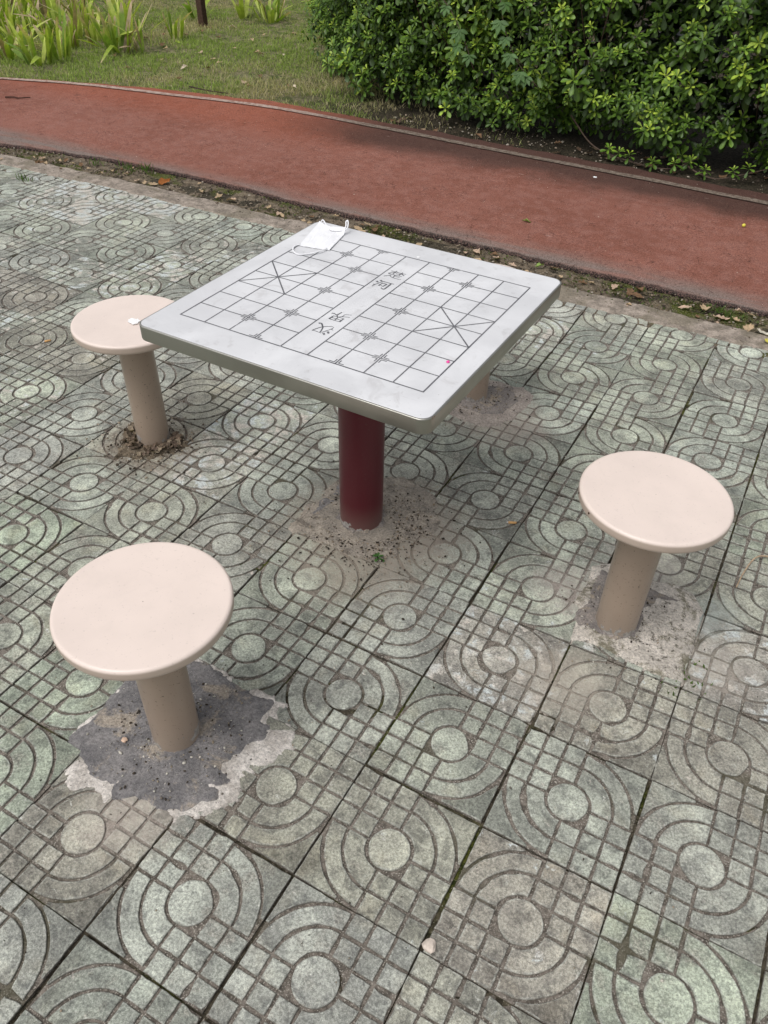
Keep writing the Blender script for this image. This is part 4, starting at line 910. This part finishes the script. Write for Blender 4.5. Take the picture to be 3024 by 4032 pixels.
# grit, pebbles and crumbs
def grit():
    rng = np.random.default_rng(91); ico = bpy.data.meshes.new('t'); import bmesh; bm = bmesh.new(); bmesh.ops.create_icosphere(bm, subdivisions=1, radius=1); V0 = np.array([v.co[:] for v in bm.verts]); F0 = np.array([[v.index for v in f.verts] for f in bm.faces]); bm.free(); bpy.data.meshes.remove(ico)
    P = []; 
    def area(n, x0, x1, y0, y1, z, s0, s1, cols): 
        P.append((rng.uniform(x0, x1, n), rng.uniform(y0, y1, n), z, rng.uniform(s0, s1, n) * rng.random(n) ** .8 + .0006, cols))
    def disc(n, cx, cy, r, z, s0, s1, cols):
        a = rng.random(n) * 6.28; q = r * np.abs(rng.normal(0, .5, n)) + .065; P.append((cx + q * np.cos(a), cy + q * np.sin(a), z, rng.uniform(s0, s1, n) * rng.random(n) + .0006, cols))
    br = [(.05, .04, .032), (.12, .09, .065), (.30, .24, .18), (.42, .37, .31)]; wh = [(.62, .58, .52), (.40, .37, .33), (.16, .14, .12)]; dk = [(.045, .036, .028), (.07, .055, .042), (.30, .25, .19)]
    area(4200, -4.9, 1.3, -1.2, 2.6, .0006, .0006, .0024, wh + dk); area(170, -4.9, 1.3, -1.2, 2.6, .0012, .002, .005, wh + [(.7, .66, .6)] + dk); area(2600, -4.9, 1.0, 2.70, 3.0, -.002, .002, .008, br + dk); area(500, -4.9, 1.0, 2.6, 2.74, .005, .001, .004, br)
    disc(1500, TX + .06, TY - .02, .22, .0045, .001, .0042, dk + br); disc(500, ST[2][0], ST[2][1] - .02, .18, .006, .002, .006, dk + br); disc(420, *ST[0], .18, .0075, .001, .004, wh + dk); disc(260, *ST[1], .14, .0085, .001, .0035, wh + dk); disc(420, *ST[3], .16, .0075, .001, .0045, dk + br)
    area(900, -6, .5, 3.0, 4.7, .0175, .0006, .0022, wh + dk); area(900, -2.9, .8, 4.66, 5.1, .0, .004, .013, dk + br)
    x = np.concatenate([p[0] for p in P]); y = np.concatenate([p[1] for p in P]); z = np.concatenate([np.full(len(p[0]), p[2]) for p in P]); s = np.concatenate([p[3] for p in P]); col = np.concatenate([np.array(p[4])[rng.integers(0, len(p[4]), len(p[0]))] for p in P]); n = len(x)
    sc = np.stack([s * rng.uniform(.7, 1.6, n), s * rng.uniform(.6, 1.1, n), s * rng.uniform(.4, .8, n)], 1); a = rng.random(n) * 6.28; W_ = V0[None] * sc[:, None] * rng.uniform(.8, 1.2, (n, len(V0), 1)); ca, sa = np.cos(a)[:, None], np.sin(a)[:, None]
    V = np.stack([W_[..., 0] * ca - W_[..., 1] * sa + x[:, None], W_[..., 0] * sa + W_[..., 1] * ca + y[:, None], W_[..., 2] + (z + s * .25)[:, None]], -1).reshape(-1, 3)
    F = (F0[None] + (np.arange(n) * len(V0))[:, None, None]).reshape(-1, 3); tag(link('grit', np_mesh('grit', V, [F], {'col': np.repeat(col, len(V0), 0)}), DRY), 'loose sand grains, pebbles and crumbs of soil', 'grit', kind='stuff')
grit()

# fallen leaves: each its own object
def dry_leaf_mesh(seed, L, col):
    rs = np.random.RandomState(seed); st = np.linspace(0, 1, 9); w = np.sin(PI * st ** .8) * .30 * (1 + .25 * rs.randn(9) * (st > 0) * (st < 1)) ; w = np.maximum(w, .01); c1, c2 = rs.uniform(-.5, 1.2), rs.uniform(.3, 1.3)
    V = []
    for t, ww in zip(st, w):
        for q in (-1, -.5, 0, .5, 1): V.append((L * (t - .5), L * ww * q * (1 - .15 * c2 * abs(q)), L * (.28 * c1 * (t - .5) ** 2 + c2 * ww * ww * q * q * 1.6 + .03 * rs.randn())))
    V = np.array(V); V[:, 2] -= V[:, 2].min(); cc = np.tile(col, (len(V), 1)) * rs.uniform(.75, 1.2, (len(V), 1)); return np_mesh('dry_leaf', V, [grid_faces(9, 5)], {'col': cc}, smooth=True)
TAN, PINKT, BRN, ORG, GRN, YEL = (.50, .37, .24), (.55, .40, .30), (.20, .12, .07), (.33, .12, .035), (.30, .42, .12), (.62, .55, .12)
def leafobj(x, y, z, L, col, lab, grp=None, seed=0):
    rs = random.Random(seed * 13 + 1); o = link('fallen_leaf', dry_leaf_mesh(seed, L, col), DRY); o.location = (x, y, z); o.rotation_euler = (rs.uniform(-.25, .25), rs.uniform(-.25, .25), rs.uniform(0, 6.3)); tag(o, lab, 'leaf', grp)
GL = 'dry leaves fallen on the soil strip'
STRIP = [(-3.55, 2.80), (-3.42, 2.80), (-3.10, 2.86), (-2.95, 2.84), (-2.85, 2.83), (-4.2, 2.85), (-4.35, 2.79), (-4.05, 2.83), (-2.60, 2.86), (-1.98, 2.84), (-1.90, 2.87), (-1.82, 2.82), (-1.35, 2.86), (-1.30, 2.90), (-1.25, 2.80), (-1.18, 2.88), (-1.08, 2.85), (-.98, 2.80), (-.55, 2.86), (-.47, 2.84), (-.43, 2.82), (-.44, 2.90), (-.20, 2.82), (-.03, 2.80), (.03, 2.82), (.10, 2.76), (-.12, 2.86), (-1.6, 2.8), (-.7, 2.83), (-3.8, 2.86), (-2.3, 2.85)]
rl = random.Random(77)
STRIP += [(lambda x: (x, float(y_on(near_c, x)) - rl.uniform(.04, .27)))(rl.uniform(-4.7, .35)) for _ in range(42)]
for k, (x, y) in enumerate(STRIP): leafobj(x, y, .002, random.uniform(.045, .085) * (1 if k < 31 else .6), random.choice([TAN, PINKT, TAN, BRN]), 'dry curled leaf on the soil strip between paving and track', GL, 400 + k)
leafobj(-3.38, 2.86, .004, .09, ORG, 'orange-brown fallen leaf on the soil strip near the left', None, 450); leafobj(.17, 2.74, .004, .08, (.72, .66, .56), 'pale whitish dry leaf on the soil strip at the right edge', None, 451)
leafobj(.20, 2.66, .006, .05, YEL, 'small yellow leaf at the right edge of the soil strip', None, 452); leafobj(-.95, 2.90, .006, .06, GRN, 'fresh green leaf on the soil strip behind the table', None, 453)
leafobj(-1.22, 3.402, .018, .05, GRN, 'single pale green leaf lying on the red track', None, 454)
GG = 'dry leaves fallen on the lawn'; rs = random.Random(9)
for k in range(46):
    x = rs.uniform(-6.6, -3.4); y = rs.uniform(4.7, 7.2)
    leafobj(x, y, .014, rs.uniform(.05, .09), rs.choice([TAN, BRN, PINKT, (.62, .52, .40), BRN]), 'dry brown leaf lying in the lawn grass', GG, 500 + k)
GH = 'dead leaves on the soil under the hedge'
for k in range(34): leafobj(rs.uniform(-2.9, .3), rs.uniform(4.72, 5.15), .006, rs.uniform(.05, .08), rs.choice([BRN, (.12, .08, .055), (.25, .18, .12)]), 'dead brown leaf on the dark soil under the hedge', GH, 600 + k)
# litter round the third stool's foot
def litter():
    rng = np.random.default_rng(14); Vs, Fs, Cs = [], [], []; b = 0
    for k in range(42):
        a = rng.uniform(PI * .85, PI * 2.25) if k < 48 else rng.random() * 6.28; q = .064 + abs(rng.normal(0, .024)); L = rng.uniform(.02, .05); n = 9; t = np.linspace(-.5, .5, n); c1 = rng.uniform(-2, 2); rz = a + rng.uniform(-1.2, 1.2) + PI / 2; w = rng.uniform(.003, .010)
        cx, cy = ST[2][0] + q * math.cos(a), ST[2][1] + q * math.sin(a); ux, uy = math.cos(rz), math.sin(rz); V = []
        for tt in t:
            px, py = tt * L, c1 * L * tt * tt; h = .009 + abs(rng.normal(0, .006)); 
            for s_ in (-1, 0, 1): X_ = px; Y_ = py + s_ * w; V.append((cx + X_ * ux - Y_ * uy, cy + X_ * uy + Y_ * ux, h + .004 * abs(s_) * rng.random()))
        col = np.array([(.22, .165, .12), (.10, .075, .055), (.32, .26, .19), (.15, .11, .085)][rng.integers(0, 4)]); Vs.append(np.array(V)); Fs.append(grid_faces(n, 3) + b); Cs.append(np.tile(col, (len(V), 1)) * rng.uniform(.6, 1.2, (len(V), 1))); b += len(V)
    tag(link('leaf_litter', np_mesh('leaf_litter', np.concatenate(Vs), [np.concatenate(Fs)], {'col': np.concatenate(Cs)}), DRY), 'crumbled dry leaves heaped round the foot of the left rear stool', 'leaf litter', kind='stuff')
litter()
# sticks and stems
def stick(pts, rad, col, lab, name='twig', cat='twig'):
    m = simple(name + '_skin', col, .85, .2, .3, 120); p = spline(pts, 6); mb = Poly(); tube(mb, p - p[0], list(np.linspace(rad, rad * .6, len(p))), 6); o = link(name, mb.mesh(name, True), m); o.location = tuple(p[0]); tag(o, lab, cat)
stick([(-5.69, 3.667, .026), (-5.63, 3.70, .028), (-5.58, 3.70, .028), (-5.53, 3.772, .026)], .006, (.05, .025, .018), 'dark thin twig lying on the red track at the far left')
stick([(.50, 1.25, .004), (.419, 1.23, .006), (.384, 1.198, .010), (.365, 1.12, .006), (.357, 1.046, .004)], .0032, (.42, .31, .21), 'curved dry straw stem on the tiles at the right edge', 'dry_stem', 'stem')
stick([(-4.72, 4.72, .03), (-4.5, 4.70, .03), (-4.32, 4.72, .03)], .006, (.06, .04, .03), 'straight dark twig along the far edge of the track')
BER = simple('yellow_skin', (.70, .62, .08), .5, .4, .1, 60); tag(blob('berry', (-.145, 3.995, .026), .010, BER, .95, .03, 3), 'small yellow berry on the red track at the right', 'berry')
tag(ragged('bird_dropping', (-1.127, 4.367, .018), .014, PAPER, 31, .002), 'small white bird dropping on the dark far side of the track', 'dropping')
PEB = simple('pale_stone', (.58, .50, .43), .9, .2, .2, 60, bump=.4); tag(blob('pebble', (.012, -.287, .006), .014, PEB, .55, .2, 2, 6), 'pale pinkish pebble in a tile corner near the bottom of the picture', 'pebble', 'pebbles')
tag(blob('pebble', (-.83, -.235, .011), .0075, simple('tan_stone', (.60, .43, .32), .9, .2, .2, 60), .6, .2, 2, 8), 'tan pebble on the dark cement left of the front stool leg', 'pebble', 'pebbles')
# two rust holes in the rim of the right stool
HM = Poly(); tube(HM, [(0, 0, 0), (.004, 0, 0)], .0028, 10)
for a in (-2.72, -2.30):
    o = link('rust_hole', HM.mesh('rust_hole'), HOLE, STOOLS[1]); a -= STOOLS[1].rotation_euler.z; o.location = (.1795 * math.cos(a), .1795 * math.sin(a), .457); o.rotation_euler.z = a

# ------------------------------------------------------------------ camera, light, world
cam = bpy.data.cameras.new('camera'); co = bpy.data.objects.new('camera', cam); C.objects.link(co); bpy.context.scene.camera = co
R = Matrix(((0.8741874752125457, -0.3293580345978016, 0.35681864192806456), (0.48516956698232794, 0.5619004216479071, -0.669983885945091), (0.02016803053585986, 0.7588090676828907, 0.6510008059492146)))
co.matrix_world = Matrix.Translation((0.21128839, -0.89956458, 1.6731462)) @ R.to_4x4()
cam.sensor_fit = 'VERTICAL'; cam.sensor_height = 36; cam.sensor_width = 27; cam.lens = 3125.72 / 4032 * 36; cam.clip_start = .02; cam.clip_end = 500
sun = bpy.data.lights.new('sun', 'SUN'); so = bpy.data.objects.new('sun', sun); C.objects.link(so)
EL, AZ = math.radians(62), math.radians(250)      # AZ: direction the light comes from, measured from +x
d = Vector((math.cos(EL) * math.cos(AZ), math.cos(EL) * math.sin(AZ), math.sin(EL))); so.rotation_euler = d.to_track_quat('Z', 'Y').to_euler()
sun.energy = 1.45; sun.angle = math.radians(36); sun.color = (1, .975, .945)
w = bpy.data.worlds.new('World'); bpy.context.scene.world = w; w.use_nodes = True; nt = w.node_tree; bg = nt.nodes['Background']
sky = nt.nodes.new('ShaderNodeTexSky'); sky.sky_type = 'NISHITA'; sky.sun_disc = False; sky.sun_elevation = EL; sky.sun_rotation = math.pi / 2 - AZ; sky.air_density = 1.; sky.dust_density = 3.; sky.ozone_density = 1.
hs = nt.nodes.new('ShaderNodeHueSaturation'); hs.inputs['Saturation'].default_value = .16; nt.links.new(sky.outputs[0], hs.inputs['Color']); nt.links.new(hs.outputs[0], bg.inputs[0]); bg.inputs[1].default_value = .15
sc = bpy.context.scene; sc.view_settings.view_transform = 'Standard'; sc.view_settings.look = 'None'; sc.view_settings.exposure = 0; sc.view_settings.gamma = 1
sc.render.engine = 'CYCLES'; sc.cycles.use_denoising = True; sc.cycles.max_bounces = 6; sc.cycles.diffuse_bounces = 3; sc.cycles.glossy_bounces = 3; sc.cycles.transmission_bounces = 2
